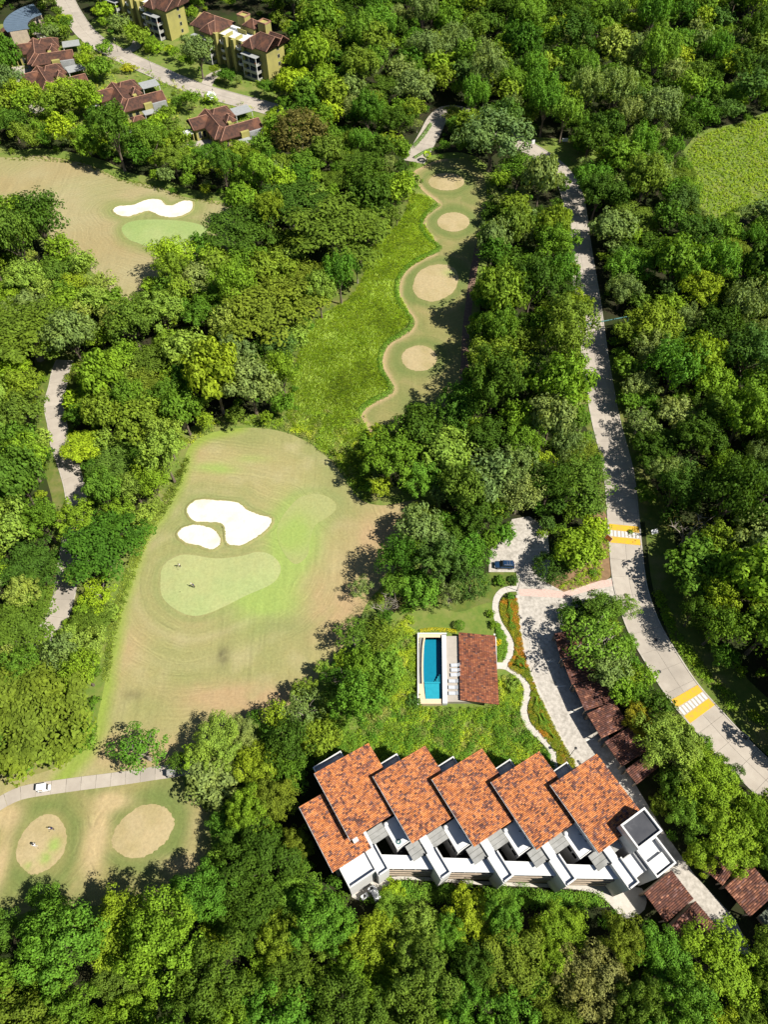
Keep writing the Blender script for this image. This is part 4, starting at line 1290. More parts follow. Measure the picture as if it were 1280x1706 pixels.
def apartment():
    o = empty('apartment_building', (-75.0, 336.1, 0), R(-35.6))
    P = lambda name, mat, *b: (lambda mb: mb.build(name, M[mat], o))(MB().box(*b))
    P('wall', 'green', 21, 33, 0, 11, 0, 12)
    P('wall', 'green', 5, 21, .6, 11, 0, 11)
    P('wall', 'green', -8, 5, 0, 11.5, 0, 12)
    # gable triangle
    for x in (33.0, -8.0):
        mb = MB(); s = .02 if x > 0 else -.02
        mb.prism([(0, 0), (1, 0), (1, 1)], 0, 0) if False else None
        mb.add([(x - .3, 0, 12), (x - .3, 11, 12), (x - .3, 5.5, 15), (x + s, 0, 12), (x + s, 11, 12), (x + s, 5.5, 15)], [(0, 2, 1), (3, 4, 5), (0, 1, 4, 3), (1, 2, 5, 4), (2, 0, 3, 5)])
        mb.build('gable', M['green'], o)
    roof_part(o, 'roof', 20.4, 33.8, -.7, 11.7, 12.0, 15.4, hip0=5.5)
    roof_part(o, 'roof', 21.5, 27.5, -2.2, 5, 11.9, 14.6, axis='y', hip0=2.5)
    roof_part(o, 'roof', 27.0, 34.0, 6.5, 13.6, 11.8, 14.4, hip1=0)
    roof_part(o, 'roof', -9, 5.6, -.7, 12.2, 12.0, 15.4, hip1=5.5, hip0=3)
    roof_part(o, 'roof', -2, 4.5, -2.4, 5, 11.9, 14.4, axis='y', hip0=2.5)
    roof_part(o, 'roof', 12.4, 19, 9, 15, 13.6, 15.8, hip0=2.9, hip1=2.9)
    P('roof_house', 'green', 13, 18.4, 9.4, 14.6, 0, 13.5)
    P('roof_terrace', 'whiteroof', 5.3, 20.7, .9, 10.7, 11.0, 11.06)
    mb = MB(); parapet(mb, 5.05, 20.95, .6, 11, 11.06, 11.9, .25); mb.box(10.2, 10.45, 1, 5, 11.06, 12.4); mb.box(15.6, 15.85, 1, 5, 11.06, 12.4); mb.box(10.5, 15.5, 7.6, 7.85, 11.06, 12.6); mb.build('parapet', M['green'], o)
    for i in range(5):
        P('air_conditioner', 'cartwhite', 6 + i * .9, 6.7 + i * .9, 8.2, 9.8, 11.06, 12.0)
    for x0, y0 in ((8, 11.05), (19.5, 11.05)):
        t = P('lift_tower', 'green', x0, x0 + 4.2, y0, y0 + 3.6, 0, 15.6)
        mb = MB(); parapet(mb, x0 - .1, x0 + 4.3, y0 - .1, y0 + 3.7, 15.6, 16.1, .3); mb.build('coping', M['ridge'], t)
    for x in (4.6, 10.2, 14.6, 20.2):
        P('pilaster', 'green', x, x + 1.5, -1.1, .6, 0, 12.2)
    # rounded balconies
    for cx in (8.6, 17.8, ):
        for lv in (2.8, 5.8, 8.8):
            pts = [(cx + 1.5 * math.cos(t), .6 - 1.5 * math.sin(t)) for t in np.linspace(0, math.pi, 9)]
            mb = MB(); mb.prism(pts, lv, lv + .2)
            for a, b in zip(pts[:-1], pts[1:]):
                d = Vector((b[0] - a[0], b[1] - a[1])); n_ = Vector((d.y, -d.x)).normalized() * .12
                mb.prism([a, b, (b[0] - n_.x, b[1] - n_.y), (a[0] - n_.x, a[1] - n_.y)], lv + .2, lv + 1.05)
            mb.build('balcony', M['beige'] if False else M['white'], o)
            win(o, cx - .8, cx + .8, .6, .6, lv + .25, lv + 2.4, 'y', -1)
        win(o, cx - .8, cx + .8, .6, .6, .2, 2.3, 'y', -1)
    # deep balconies on both wings
    for xa, xb in ((22.0, 29.8), (-6.5, 3.6)):
        for lv in (.3, 3.1, 6.1):
            s = P('balcony', 'metalroof', xa, xb, -3.4, 0, lv, lv + .22)
            mb = MB(); mb.box(xa, xb, -3.4, -3.3, lv + .22, lv + 1.1); mb.box(xb - .1, xb, -3.3, -.02, lv + .22, lv + 1.1); mb.build('railing', M['frame'], s)
            for q in range(2):
                x = xa + .8 + q * 3.6
                win(o, x, x + 2.6, 0, 0, lv + .3, lv + 2.5, 'y', -1)
            mb = MB(); mb.box(xb - 2.2, xb - 1.4, -2.2, -1.4, lv + .22, lv + .9); mb.build('balcony_table', M['orange'] if lv > 5 else M['frame'], s)
        P('balcony_roof', 'metalroof', xa - .3, xb + .2, -3.6, -.72, 9.3, 9.5)
        for x in (xa + .1, (xa + xb) / 2, xb - .1):
            P('column', 'white', x - .12, x + .12, -3.3, -3.06, .5, 9.3)
    for lv in (1.2, 4.0, 6.9, 9.8):
        win(o, 33.0, 33.0, 6.6, 7.9, lv, lv + 1.4, 'x', 1)
        win(o, -8, -8, 5, 6.4, lv, lv + 1.4, 'x', -1)
    return o


apR = apartment()
apL = copy_tree(apR)
apL.location = (-75.0 - 47.4, 336.1 + 37.5, 0)
tag(apR, 'olive apartment building nearest the dark woods, whole front with round balconies in view', 'building', 'olive apartment buildings in the village')
tag(apL, 'olive apartment building cut off by the top edge of the photo', 'building', 'olive apartment buildings in the village')


# ------------------------------------------------------------------ village houses
def house():
    o = empty('house', (-60.9, 262.2, 0), R(30))
    P = lambda name, mat, *b: (lambda mb: mb.build(name, M[mat], o))(MB().box(*b))
    P('wall', 'green', .9, 16.6, .9, 7.2, 0, 4.7)
    P('wall', 'green', -.7, 5.6, 7.2, 19.2, 0, 4.7)
    P('wall', 'green', -5.0, -.7, 12.8, 19.2, 0, 4.7)
    P('wall', 'green', 5.6, 11.2, 15, 22.2, 0, 4.7)
    roof_part(o, 'roof', 0, 17.6, 0, 8, 4.6, 7.0, hip0=4, hip1=0)
    roof_part(o, 'roof', -1.6, 6.4, 2, 20.2, 4.65, 7.05, axis='y', hip0=4, hip1=0)
    roof_part(o, 'roof', -5.9, 4, 12, 20.1, 4.6, 6.95, hip0=0, hip1=3)
    roof_part(o, 'roof', 2.5, 12.2, 14.2, 23, 4.55, 6.9, hip0=3, hip1=2.5)
    roof_part(o, 'roof', 7, 11.5, 11.4, 15.5, 4.2, 5.8, axis='y', hip0=2)
    roof_part(o, 'porch_roof', 1.5, 6.5, -4.6, -1.2, 2.6, 3.5, hip0=1.4, hip1=1.4)
    for x in (1.8, 6.2):
        P('post', 'green', x - .12, x + .12, -4.2, -3.96, 0, 2.5)
    P('flat_roof', 'metalroof', 6.8, 11.2, -4.1, -.4, 3.4, 3.55)
    for x in (7, 11):
        P('post', 'white', x - .1, x + .1, -3.9, -3.7, 0, 3.4)
    P('chimney', 'green', 8.4, 11.6, -.35, .85, 0, 5.6)
    P('chimney', 'green', 7.2, 8.6, 9.2, 10.8, 0, 5.2)
    P('roof_terrace', 'metalroof', 11.7, 17.3, -.3, .4, 0, 5.0)
    P('courtyard_canopy', 'metalroof', 6.8, 8.9, 9, 13.5, 3.0, 3.15)
    for i in range(6):
        P('pergola_slat', 'cartwhite', -9.2, -6.2, 12.4 + i * .62, 12.75 + i * .62, 3.4, 3.5)
    for x, y in ((-9, 12.4), (-9, 15.6), (-6.4, 12.4), (-6.4, 15.6)):
        P('post', 'green', x - .15, x + .15, y - .15, y + .15, 0, 3.4)
    P('terrace_floor', 'deck', -9.6, 0, -2, 12.4, 0, .25)
    for x in (1.6, 4.4, 12.2, 14.6):
        win(o, x, x + 1.6, .9, .9, 1, 3.4, 'y', -1)
    for y in (8.2, 10.6):
        win(o, -.7, -.7, y, y + 1.4, .6, 3.4, 'x', -1)
    for x in (-4.2, -2.4):
        win(o, x, x + 1.2, 12.8, 12.8, .8, 3.2, 'y', -1)
    # flat carport towards the street
    cp = P('carport_roof', 'metalroof', 13.2, 20.5, 17.2, 23.2, 2.9, 3.05)
    for x in (13.5, 20.2):
        for y in (17.5, 22.9):
            P('post', 'white', x - .12, x + .12, y - .12, y + .12, 0, 2.9)
    return o


h3 = house()
G_H = 'village houses with brown hipped roofs'
tag(h3, 'brown-roofed village house nearest the dark round tree, with a white slatted pergola', 'house', G_H)
h2 = copy_tree(h3); h2.location.x -= 40.3; h2.location.y += 20.8
tag(h2, 'middle one of the brown-roofed village houses, just below the street bend', 'house', G_H)
h1 = copy_tree(h3); h1.location.x -= 74.0; h1.location.y += 34.4
tag(h1, 'left brown-roofed village house, half behind a bright yellow-green tree', 'house', G_H)
h0 = copy_tree(h3); h0.location = (-147.5, 320.5, 0); h0.rotation_euler.z = R(18)
tag(h0, 'brown-roofed village house up against the street, above the leftmost one', 'house', G_H)

# curved metal roof building in the corner
e_ = empty('curved_building', (0, 0, 0))
c0 = Vector((-150, 360))
arc = lambda r, t, z: (c0.x + r * math.cos(t), c0.y + r * math.sin(t), z)
T = np.linspace(R(125), R(221), 25)
for i in range(12):
    mb = MB(); ta, tb = T[2 * i] + .004, T[2 * i + 2] - .004
    v = [arc(9.6, ta, 5.4), arc(9.6, tb, 5.4), arc(19.5, tb, 6.6), arc(19.5, ta, 6.6)]
    mb.add([(x, y, z - .12) for x, y, z in v] + v, [(0, 1, 2, 3), (7, 6, 5, 4), (0, 4, 5, 1), (1, 5, 6, 2), (2, 6, 7, 3), (3, 7, 4, 0)])
    mb.build('roof_sheet', M['blueroof'], e_)
mb = MB(); vs = [arc(11, t, z) for z in (0, 5.3) for t in T] + [arc(18.5, t, z) for z in (0, 6.3) for t in T]; k = len(T)
mb.add(vs, [(i, i + 1, k + i + 1, k + i) for i in range(k - 1)] + [(2 * k + i, 3 * k + i, 3 * k + i + 1, 2 * k + i + 1) for i in range(k - 1)] + [(0, k, 3 * k, 2 * k), (k - 1, 3 * k - 1, 4 * k - 1, 2 * k - 1)])
mb.build('wall', M['beige'], e_)
for i in range(5):
    t = T[3 + i * 4]
    mb = MB(); mb.add([arc(10.95, t, .4), arc(10.95, t + .12, .4), arc(10.95, t + .12, 3.6), arc(10.95, t, 3.6)], [(0, 1, 2, 3)]); mb.build('window', M['glass'], e_)
mb = MB(); vs = [arc(18.6, t, .08) for t in T] + [arc(27, t, .08) for t in T]; mb.add(vs, [(i, i + 1, k + i + 1, k + i) for i in range(k - 1)]); mb.build('terrace', M['farroof'], e_)
tag(e_, 'building with a curved blue-grey metal roof in the top left corner', 'building')
sheet('paving', [(55, 55), (75, 36), (95, 40), (100, 52), (82, 60), (70, 66)], .03, 'path')

# ------------------------------------------------------------------ lamps, signs
def lamp(px, py, label, h=5.0):
    p = at(px, py); o = empty('street_lamp', p)
    mb = MB(); mb.tube([(0, 0, 0), (0, 0, .3), (0, 0, .32), (0, 0, h)], [.14, .13, .07, .05], 7); mb.build('pole', M['metal'], o)
    mb = MB(); mb.tube([(0, 0, h), (0, 0, h + .08), (0, 0, h + .42)], [.1, .14, .2], 8); mb.build('lantern', M['lamp'], o)
    mb = MB(); mb.tube([(0, 0, h + .42), (0, 0, h + .47), (0, 0, h + .62)], [.3, .29, .05], 8); mb.build('cap', M['metal'], o)
    tag(o, label, 'street lamp', 'street lamps')


lamp(950, 1259, 'street lamp on the white kerb just above the rightmost orange roof')
lamp(886, 1119, 'street lamp on the white kerb halfway down the cobbled drive')
lamp(862, 984, 'street lamp at the top of the flower beds by the footpath corner')
lamp(877, 268, 'street lamp silhouetted against the pale road at the upper right lawn', 6)
lamp(196, 86, 'street lamp on the village street corner below the cut-off olive apartments')
lamp(252, 118, 'street lamp beside the village street below the round lime bushes')
lamp(358, 172, 'street lamp where the village street passes the whole olive apartments')


def post_sign(px, py, h, w_, hh, mat, label, rz=0, tilt=0):
    p = at(px, py); o = empty('sign', p, rz)
    mb = MB(); mb.tube([(0, 0, 0), (0, 0, h)], .05, 6); mb.build('post', M['steel'], o)
    mb = MB(); mb.box(-w_ / 2, w_ / 2, -.03, .03, 0, hh, 0, Matrix.Translation((0, -.06, h - hh * .5)) @ Matrix.Rotation(tilt, 4, 'X')); b = mb.build('board', M[mat], o)
    mb = MB(); mb.box(-w_ / 2 - .06, w_ / 2 + .06, -.05, .02, -.06, hh + .06, 0, Matrix.Translation((0, -.02, h - hh * .5)) @ Matrix.Rotation(tilt, 4, 'X')); mb.build('frame', M['cartwhite'], o)
    tag(o, label, 'sign')


post_sign(1087, 897, 2.8, 1.5, .9, 'solar', 'post with a small tilted solar panel on the verge right of the upper crossing', .3, R(-55))
post_sign(1011, 903, 1.6, 1.6, 1.1, 'orange', 'rust orange board at the road edge left of the upper crossing', -.9, R(-35))
post_sign(888, 244, 1.7, 1.1, 1.4, 'cartwhite', 'small white board on the upper lawn beside the road', .2, R(-10))
post_sign(941, 240, 1.6, 2.0, 1.1, 'cartwhite', 'wide white board under the trees behind the upper lawn', .1, R(-10))
# teal pipe arm across the upper road
a, b = at(975, 541, 4), at(1050, 528, 4)
e_ = empty('barrier_arm', (a.x, a.y, 0))
mb = MB(); mb.tube([(0, 0, 4), (b.x - a.x, b.y - a.y, 4.3)], .16, 7); mb.build('arm', M['teal'], e_)
for q in (0.02, .98):
    mb = MB(); mb.tube([((b.x - a.x) * q, (b.y - a.y) * q, 0), ((b.x - a.x) * q, (b.y - a.y) * q, 4.2)], .12, 7); mb.build('post', M['teal'], e_)
tag(e_, 'long teal pipe arm spanning the shaded upper road', 'barrier')
for px, py, lab in ((1099, 1119, 'round manhole cover on the road above the lower crossing'), (1093, 1066, 'round manhole cover beside the road edge, higher up the bend')):
    p = at(px, py); mb = MB(); mb.tube([(0, 0, 0), (0, 0, .012)], .42, 14); o = mb.build('manhole_cover', M['metal']); o.location = (p.x, p.y, .078); tag(o, lab, 'manhole cover')
for i, (px, py) in enumerate(((1236, 1222), (1241, 1228))):
    pass
e_ = empty('storm_drain', at(1238, 1225), R(-40))
mb = MB(); mb.box(-1.3, 1.3, -.5, .5, 0, .22); mb.build('slab', M['kerb'], e_)
for q in (-.6, .6):
    mb = MB(); mb.box(q - .45, q + .45, -.54, .2, .221, .24); mb.build('grate', M['metal'], e_)
tag(e_, 'concrete storm drain with two dark grates at the right road edge', 'drain')
for px, py, lab in ((966, 1271, 'dark grate in the white kerb near the rightmost orange roof'), (867, 1028, 'dark grate in the white kerb beside the upper flower bed')):
    p = at(px, py); e_ = empty('drain_grate', p, R(-60))
    mb = MB(); mb.box(-.55, -.05, -.2, .2, .141, .16); mb.build('grate', M['metal'], e_)
    mb = MB(); mb.box(.05, .55, -.2, .2, .141, .16); mb.build('grate', M['metal'], e_)
    tag(e_, lab, 'drain')


# ------------------------------------------------------------------ vehicles
def wheel(parent, x, y, r, w_):
    mb = MB(); mb.tube([(x, y - w_ / 2, r), (x, y - w_ / 2 + .02, r), (x, y + w_ / 2 - .02, r), (x, y + w_ / 2, r)], [r * .9, r, r, r * .9], 14)
    t = mb.build('wheel', M['rubber'], parent, False)
    s = 1 if y > 0 else -1
    mb = MB(); mb.tube([(x, y + s * w_ / 2, r), (x, y + s * (w_ / 2 + .015), r)], r * .6, 10); mb.build('rim', M['steel'], t)


def loft(st, name, mat, parent):
    """stations (x, half width, z low, z high) with rounded shoulders"""
    vs = []; fs = []
    for x, hw, z0, z1 in st:
        zz = z1 - z0
        vs += [(x, -hw * .94, z0), (x, -hw, z0 + zz * .35), (x, -hw * .97, z0 + zz * .8), (x, -hw * .82, z1), (x, hw * .82, z1), (x, hw * .97, z0 + zz * .8), (x, hw, z0 + zz * .35), (x, hw * .94, z0)]
    for i in range(len(st) - 1):
        for k in range(8):
            fs.append((i * 8 + k, i * 8 + (k + 1) % 8, (i + 1) * 8 + (k + 1) % 8, (i + 1) * 8 + k))
    fs += [tuple(range(7, -1, -1)), tuple(range((len(st) - 1) * 8, len(st) * 8))]
    mb = MB(); mb.add(vs, [f[::-1] for f in fs]); return mb.build(name, mat, parent, False)


def suv(px, py, rz, label):
    o = empty('parked_car', at(px, py, .0), rz)
    o.location.z = .03
    loft([(-2.35, .82, .45, .98), (-2.3, .9, .38, 1.06), (-1.2, .94, .35, 1.1), (.7, .94, .35, 1.08), (1.1, .93, .35, 1.04), (2.0, .88, .4, .95), (2.28, .8, .45, .86), (2.36, .7, .5, .75)], 'body', M['bluepaint'], o)
    loft([(-2.2, .8, 1.0, 1.1), (-1.95, .8, 1.0, 1.62), (.2, .8, 1.0, 1.66), (.55, .8, 1.0, 1.6), (1.15, .8, 1.0, 1.1)], 'glasshouse', M['glass'], o)
    rf = loft([(-1.98, .74, 1.6, 1.68), (-1.7, .76, 1.63, 1.72), (-.2, .76, 1.64, 1.73), (.35, .72, 1.6, 1.68)], 'roof', M['bluepaint'], o)
    for s in (-1, 1):
        mb = MB(); mb.tube([(-1.7, s * .62, 1.78), (.15, s * .62, 1.78)], .035, 5); mb.tube([(-1.6, s * .62, 1.7), (-1.6, s * .62, 1.78)], .03, 5); mb.tube([(.05, s * .62, 1.68), (.05, s * .62, 1.78)], .03, 5); mb.build('roof_rail', M['steel'], rf)
        for x in (-1.4, 1.42):
            wheel(o, x, s * .82, .36, .24)
        mb = MB(); mb.box(.75, .95, s * 1.0 - .1, s * 1.0 + .1, 1.05, 1.22); mb.build('mirror', M['bluepaint'], o)
        mb = MB(); mb.box(2.2, 2.34, s * .58 - .16, s * .58 + .16, .72, .84); mb.build('headlight', M['lamp'], o)
        mb = MB(); mb.box(-2.38, -2.3, s * .72 - .1, s * .72 + .1, .75, 1.02); mb.build('tail_light', M['red'], o)
        for x in (-1.15, -.1):
            mb = MB(); mb.box(x - .03, x + .03, s * .79 - .02, s * .79 + .02, 1.08, 1.6); mb.build('pillar', M['bluepaint'], o)
    for x in (-1.2, -.6):
        mb = MB(); mb.box(x - .03, x + .03, -.55, .55, 1.735, 1.76); mb.build('roof_bar', M['steel'], rf)
    tag(o, label, 'car')


suv(840, 943.5, R(178), 'dark blue estate car parked on the pale cobbled car park')


def golf_cart(px, py, rz, label, col='cartwhite'):
    o = empty('golf_cart', at(px, py, 0), rz); o.location.z = .07
    mb = MB(); mb.box(-1.2, 1.15, -.58, .58, .28, .5); mb.box(-1.15, -.15, -.58, .58, .5, .78); mb.build('chassis', M[col], o)
    loft([(.75, .5, .45, .95), (1.0, .52, .4, .85), (1.25, .42, .38, .65)], 'cowl', M[col], o)
    mb = MB(); mb.box(-.75, -.2, -.52, .52, .78, .92); mb.box(-.82, -.68, -.52, .52, .92, 1.3); mb.build('seat', M['vinyl'], o)
    mb = MB(); mb.box(-1.05, .85, -.6, .6, 1.84, 1.9); mb.box(-.98, .78, -.53, .53, 1.9, 1.93); mb.build('roof', M[col], o)
    for x in (-.98, .78):
        for s in (-1, 1):
            mb = MB(); mb.tube([(x + (.12 if x > 0 else -.05), s * .52, .7), (x, s * .54, 1.85)], .025, 5); mb.build('roof_post', M['metal'], o)
    mb = MB(); mb.add([(.9, -.5, .92), (.9, .5, .92), (.8, .5, 1.8), (.8, -.5, 1.8)], [(0, 1, 2, 3)]); mb.build('windscreen', M['glass'], o)
    mb = MB(); mb.tube([(.55, -.25, .9), (.38, -.25, 1.12)], .025, 5); mb.tube([(.38, -.25, 1.1), (.36, -.25, 1.13)], .17, 10); mb.build('steering_wheel', M['metal'], o)
    for y in (-.25, .25):
        mb = MB(); mb.tube([(-1.1, y, .62), (-1.25, y, 1.35)], [.13, .15], 8); b = mb.build('golf_bag', M['cl_navy'] if y > 0 else M['cl_black'], o)
        m2 = MB()
        for q in range(4):
            m2.tube([(-1.25 + .04 * q, y + .05 * (q - 1.5), 1.3), (-1.3 + .05 * q, y + .06 * (q - 1.5), 1.62)], .015, 4)
        m2.build('clubs', M['steel'], b)
    for x in (-.8, .82):
        for s in (-1, 1):
            wheel(o, x, s * .5, .23, .2)
    tag(o, label, 'golf cart', 'golf carts')


golf_cart(75, 1314.5, R(10), 'white golf cart parked on the concrete cart path at the left')
golf_cart(290, 1290, R(12), 'grey golf cart half hidden under the tree at the end of the cart path', 'greyslab')
golf_cart(626, 1491, R(118), 'small white cart parked among bushes below the left end of the white block')


# ------------------------------------------------------------------ golfers
def person(px, py, rz, shirt, legs, label, lean=.1, z=.06):
    """standing figure grown over a skeleton: one continuous skin"""
    J = {'hip': (0, 0, .95), 'waist': (.02, 0, 1.12), 'chest': (.03 + lean, 0, 1.36), 'neck': (.02 + lean * 1.5, 0, 1.5), 'head0': (.04 + lean * 1.7, 0, 1.6), 'head1': (.05 + lean * 1.8, 0, 1.72)}
    E_ = [('hip', 'waist'), ('waist', 'chest'), ('chest', 'neck'), ('neck', 'head0'), ('head0', 'head1')]
    Rr = {'hip': .155, 'waist': .14, 'chest': .165, 'neck': .06, 'head0': .095, 'head1': .085}
    for s, nm in ((-1, 'r'), (1, 'l')):
        J.update({'th' + nm: (0, s * .1, .88), 'kn' + nm: (.04, s * .13, .49), 'an' + nm: (0, s * .15, .09), 'to' + nm: (.16, s * .17, .04),
                  'sh' + nm: (.03 + lean, s * .18, 1.42), 'el' + nm: (.12 + lean, s * .22, 1.16), 'wr' + nm: (.34 + lean, s * .06, 1.0), 'ha' + nm: (.4 + lean, s * .03, .94)})
        Rr.update({'th' + nm: .095, 'kn' + nm: .062, 'an' + nm: .045, 'to' + nm: .04, 'sh' + nm: .065, 'el' + nm: .045, 'wr' + nm: .032, 'ha' + nm: .038})
        E_ += [('hip', 'th' + nm), ('th' + nm, 'kn' + nm), ('kn' + nm, 'an' + nm), ('an' + nm, 'to' + nm), ('chest', 'sh' + nm), ('sh' + nm, 'el' + nm), ('el' + nm, 'wr' + nm), ('wr' + nm, 'ha' + nm)]
    ks = list(J)
    me = bpy.data.meshes.new('person')
    me.from_pydata([J[k] for k in ks], [(ks.index(a), ks.index(b)) for a, b in E_], [])
    t = bpy.data.objects.new('tmp', me); COL.objects.link(t)
    md = t.modifiers.new('skin', 'SKIN')
    for i, k in enumerate(ks):
        sv = me.skin_vertices[0].data[i]; sv.radius = (Rr[k], Rr[k]); sv.use_root = (k == 'hip')
    sb = t.modifiers.new('sub', 'SUBSURF'); sb.levels = 1; sb.render_levels = 1
    dg = bpy.context.evaluated_depsgraph_get()
    nm_ = bpy.data.meshes.new_from_object(t.evaluated_get(dg))
    bpy.data.objects.remove(t)
    nm_.name = 'person'
    nm_.materials.clear()
    for mm in ('skin', shirt, legs, 'cl_white'):
        nm_.materials.append(M[mm])
    for p in nm_.polygons:
        c = p.center
        p.use_smooth = True
        p.material_index = 3 if c.z < .12 else 2 if c.z < 1.0 and c.x < .22 and abs(c.y) < .3 and not (c.x > .17 + lean) else 1 if c.z < 1.49 and (c.z > 1.13) else 0
    root = empty('person', at(px, py), rz); root.location.z = z
    o = bpy.data.objects.new('body', nm_); COL.objects.link(o); o.parent = root
    hx = .05 + lean * 1.8
    mb = MB(); mb.ball((hx, 0, 1.745), .105, .75, 10, 6); mb.box(hx + .06, hx + .2, -.07, .07, 1.73, 1.75); mb.build('cap', M['cl_white' if shirt != 'cl_white' else 'cl_black'], root, False)
    tag(root, label, 'person')
    c = empty('golf_club', root.location, rz)
    mb = MB(); mb.tube([(.4 + lean, 0, .96), (.85 + lean, .02, .06)], .012, 5); mb.build('shaft', M['steel'], c)
    mb = MB(); mb.box(.8 + lean, .92 + lean, -.04, .08, 0, .06); mb.build('club_head', M['metal'], c)
    tag(c, 'golf club held by the ' + label.split(' on ')[0].split(' at ')[0] + (', left tee' if px < 150 else ', putting green'), 'golf club', 'golf clubs')


person(301, 945, R(-120), 'cl_white', 'cl_black', 'person in white shirt and dark trousers on the putting green, upper one', .12, .3)
person(325, 980, R(160), 'cl_navy', 'cl_black', 'person in navy shirt bending over on the putting green, lower one', .3, .3)
person(91, 1382, R(-160), 'cl_navy', 'cl_black', 'person in dark clothes at the upper right of the left tee', .15, .16)
person(58, 1407, R(-40), 'cl_white', 'cl_khaki', 'person in white shirt and khaki trousers on the left tee, left one', .2, .16)
person(62, 1411, R(130), 'cl_white', 'cl_white', 'person all in white on the left tee, beside the one in khaki', .1, .16)
p = at(300, 987); mb = MB(); mb.tube([(0, 0, 0), (0, 0, .01)], .11, 12); o = mb.build('golf_hole', M['dark']); o.location = (p.x, p.y, .318); tag(o, 'dark golf hole in the putting green below the two golfers', 'golf hole')

# ------------------------------------------------------------------ plants: leaf meshes
def unit(v):
    return v / (np.linalg.norm(v, axis=1, keepdims=True) + 1e-9)


def leaves(C, N, size, r, asp=.62, fold=.16):
    """one folded diamond for each leaf: centres, normals -> vertices and quads"""
    n = len(C)
    size = np.asarray(size) * np.ones(n)
    t = unit(np.cross(N, r.normal(size=(n, 3)))); b = np.cross(N, t)
    l = (size * r.uniform(.75, 1.25, n))[:, None]
    V = np.stack([C + t * l * .55, C + b * l * asp * .5 + N * l * fold * .5, C - t * l * .45 - N * l * fold, C - b * l * asp * .5 + N * l * fold * .5], 1).reshape(-1, 3)
    F = (np.arange(n) * 4)[:, None] + np.array([[0, 1, 2, 3]])
    return V, F


def rdir(r, n, zmin=-1.0):
    z = r.uniform(zmin, 1, n); a = r.uniform(0, 2 * math.pi, n); q = np.sqrt(1 - z * z)
    return np.c_[q * np.cos(a), q * np.sin(a), z]


def crown(seed, form):
    """leaf centres, normals of a crown of unit radius and its limb ends"""
    r = np.random.default_rng(seed)
    p = dict(broad=dict(nl=(9, 14), hf=.8, lr=(.28, .44), nc=7, nleaf=48, cr=.185, flat=.75, up=.4, size=.094, zc=1.05),
             rain=dict(nl=(22, 28), hf=.34, lr=(.20, .30), nc=8, nleaf=28, cr=.15, flat=.42, up=1.3, size=.068, zc=.82),
             ball=dict(nl=(1, 1), hf=1.0, lr=(.84, .84), nc=330, nleaf=14, cr=.10, flat=1, up=.1, size=.066, zc=.95),
             near=dict(nl=(12, 16), hf=.82, lr=(.24, .38), nc=9, nleaf=88, cr=.15, flat=.75, up=.4, size=.056, zc=1.05),
             sparse=dict(nl=(10, 13), hf=.8, lr=(.26, .38), nc=7, nleaf=26, cr=.15, flat=.7, up=.5, size=.08, zc=1.05),
             droop=dict(nl=(10, 14), hf=.8, lr=(.28, .42), nc=10, nleaf=44, cr=.14, flat=1.5, up=.05, size=.075, zc=1.05),
             bush=dict(nl=(5, 7), hf=.7, lr=(.38, .52), nc=8, nleaf=26, cr=.2, flat=.8, up=.35, size=.15, zc=.45))[form]
    if form == 'broad':
        q = (seed // 17) % 4
        p['size'] *= (.78, 1.0, 1.3, .9)[q]; p['cr'] *= (.85, 1.0, 1.15, 1.25)[q]; p['nleaf'] = int(p['nleaf'] * (1.3, 1.0, .75, 1.1)[q]); p['hf'] *= (1.0, 1.15, .9, 1.25)[q]
    n = int(r.integers(p['nl'][0], p['nl'][1] + 1))
    ends = []; C = []; N = []
    for i in range(n):
        lr = r.uniform(*p['lr'])
        if n == 1:
            c = np.zeros(3)
        else:
            a = i * 2.399 + r.uniform(-.35, .35)
            q = math.sqrt((i + .35) / n) * (1 - lr * .72) * r.uniform(.88, 1.06)
            c = np.array([q * math.cos(a), q * math.sin(a), p['hf'] * (math.sqrt(max(0, 1 - q * q)) * .72 - .32) + r.uniform(-.13, .13)])
        ends.append(c)
        d = rdir(r, p['nc'], -.45 if form != 'rain' else -.1)
        cc = c + d * lr * r.uniform(.72, 1.05, (p['nc'], 1)) * np.array([[1, 1, .85 if form != 'rain' else .35]])
        for j in range(p['nc']):
            crr = p['cr'] * r.uniform(.75, 1.25)
            dd = rdir(r, p['nleaf'], -.7)
            pts = cc[j] + dd * crr * r.uniform(.55, 1.08, (p['nleaf'], 1)) * np.array([[1, 1, p['flat']]])
            if form == 'droop':
                pts[:, 2] -= .06
            nn = unit(dd * .85 + d[j] * .45 + np.array([[0, 0, p['up'] * .7]]) + r.normal(size=(p['nleaf'], 3)) * .24)
            C.append(pts); N.append(nn)
    if form in ('broad', 'droop', 'rain', 'near'):
        m = 420
        d = rdir(r, m); pts = d * r.uniform(.1, .72, (m, 1)) * np.array([[1, 1, p['hf'] * .6]]); C.append(pts); N.append(unit(d + r.normal(size=(m, 3)) * .5))
    C = np.concatenate(C); N = np.concatenate(N)
    return C, N, ends, p


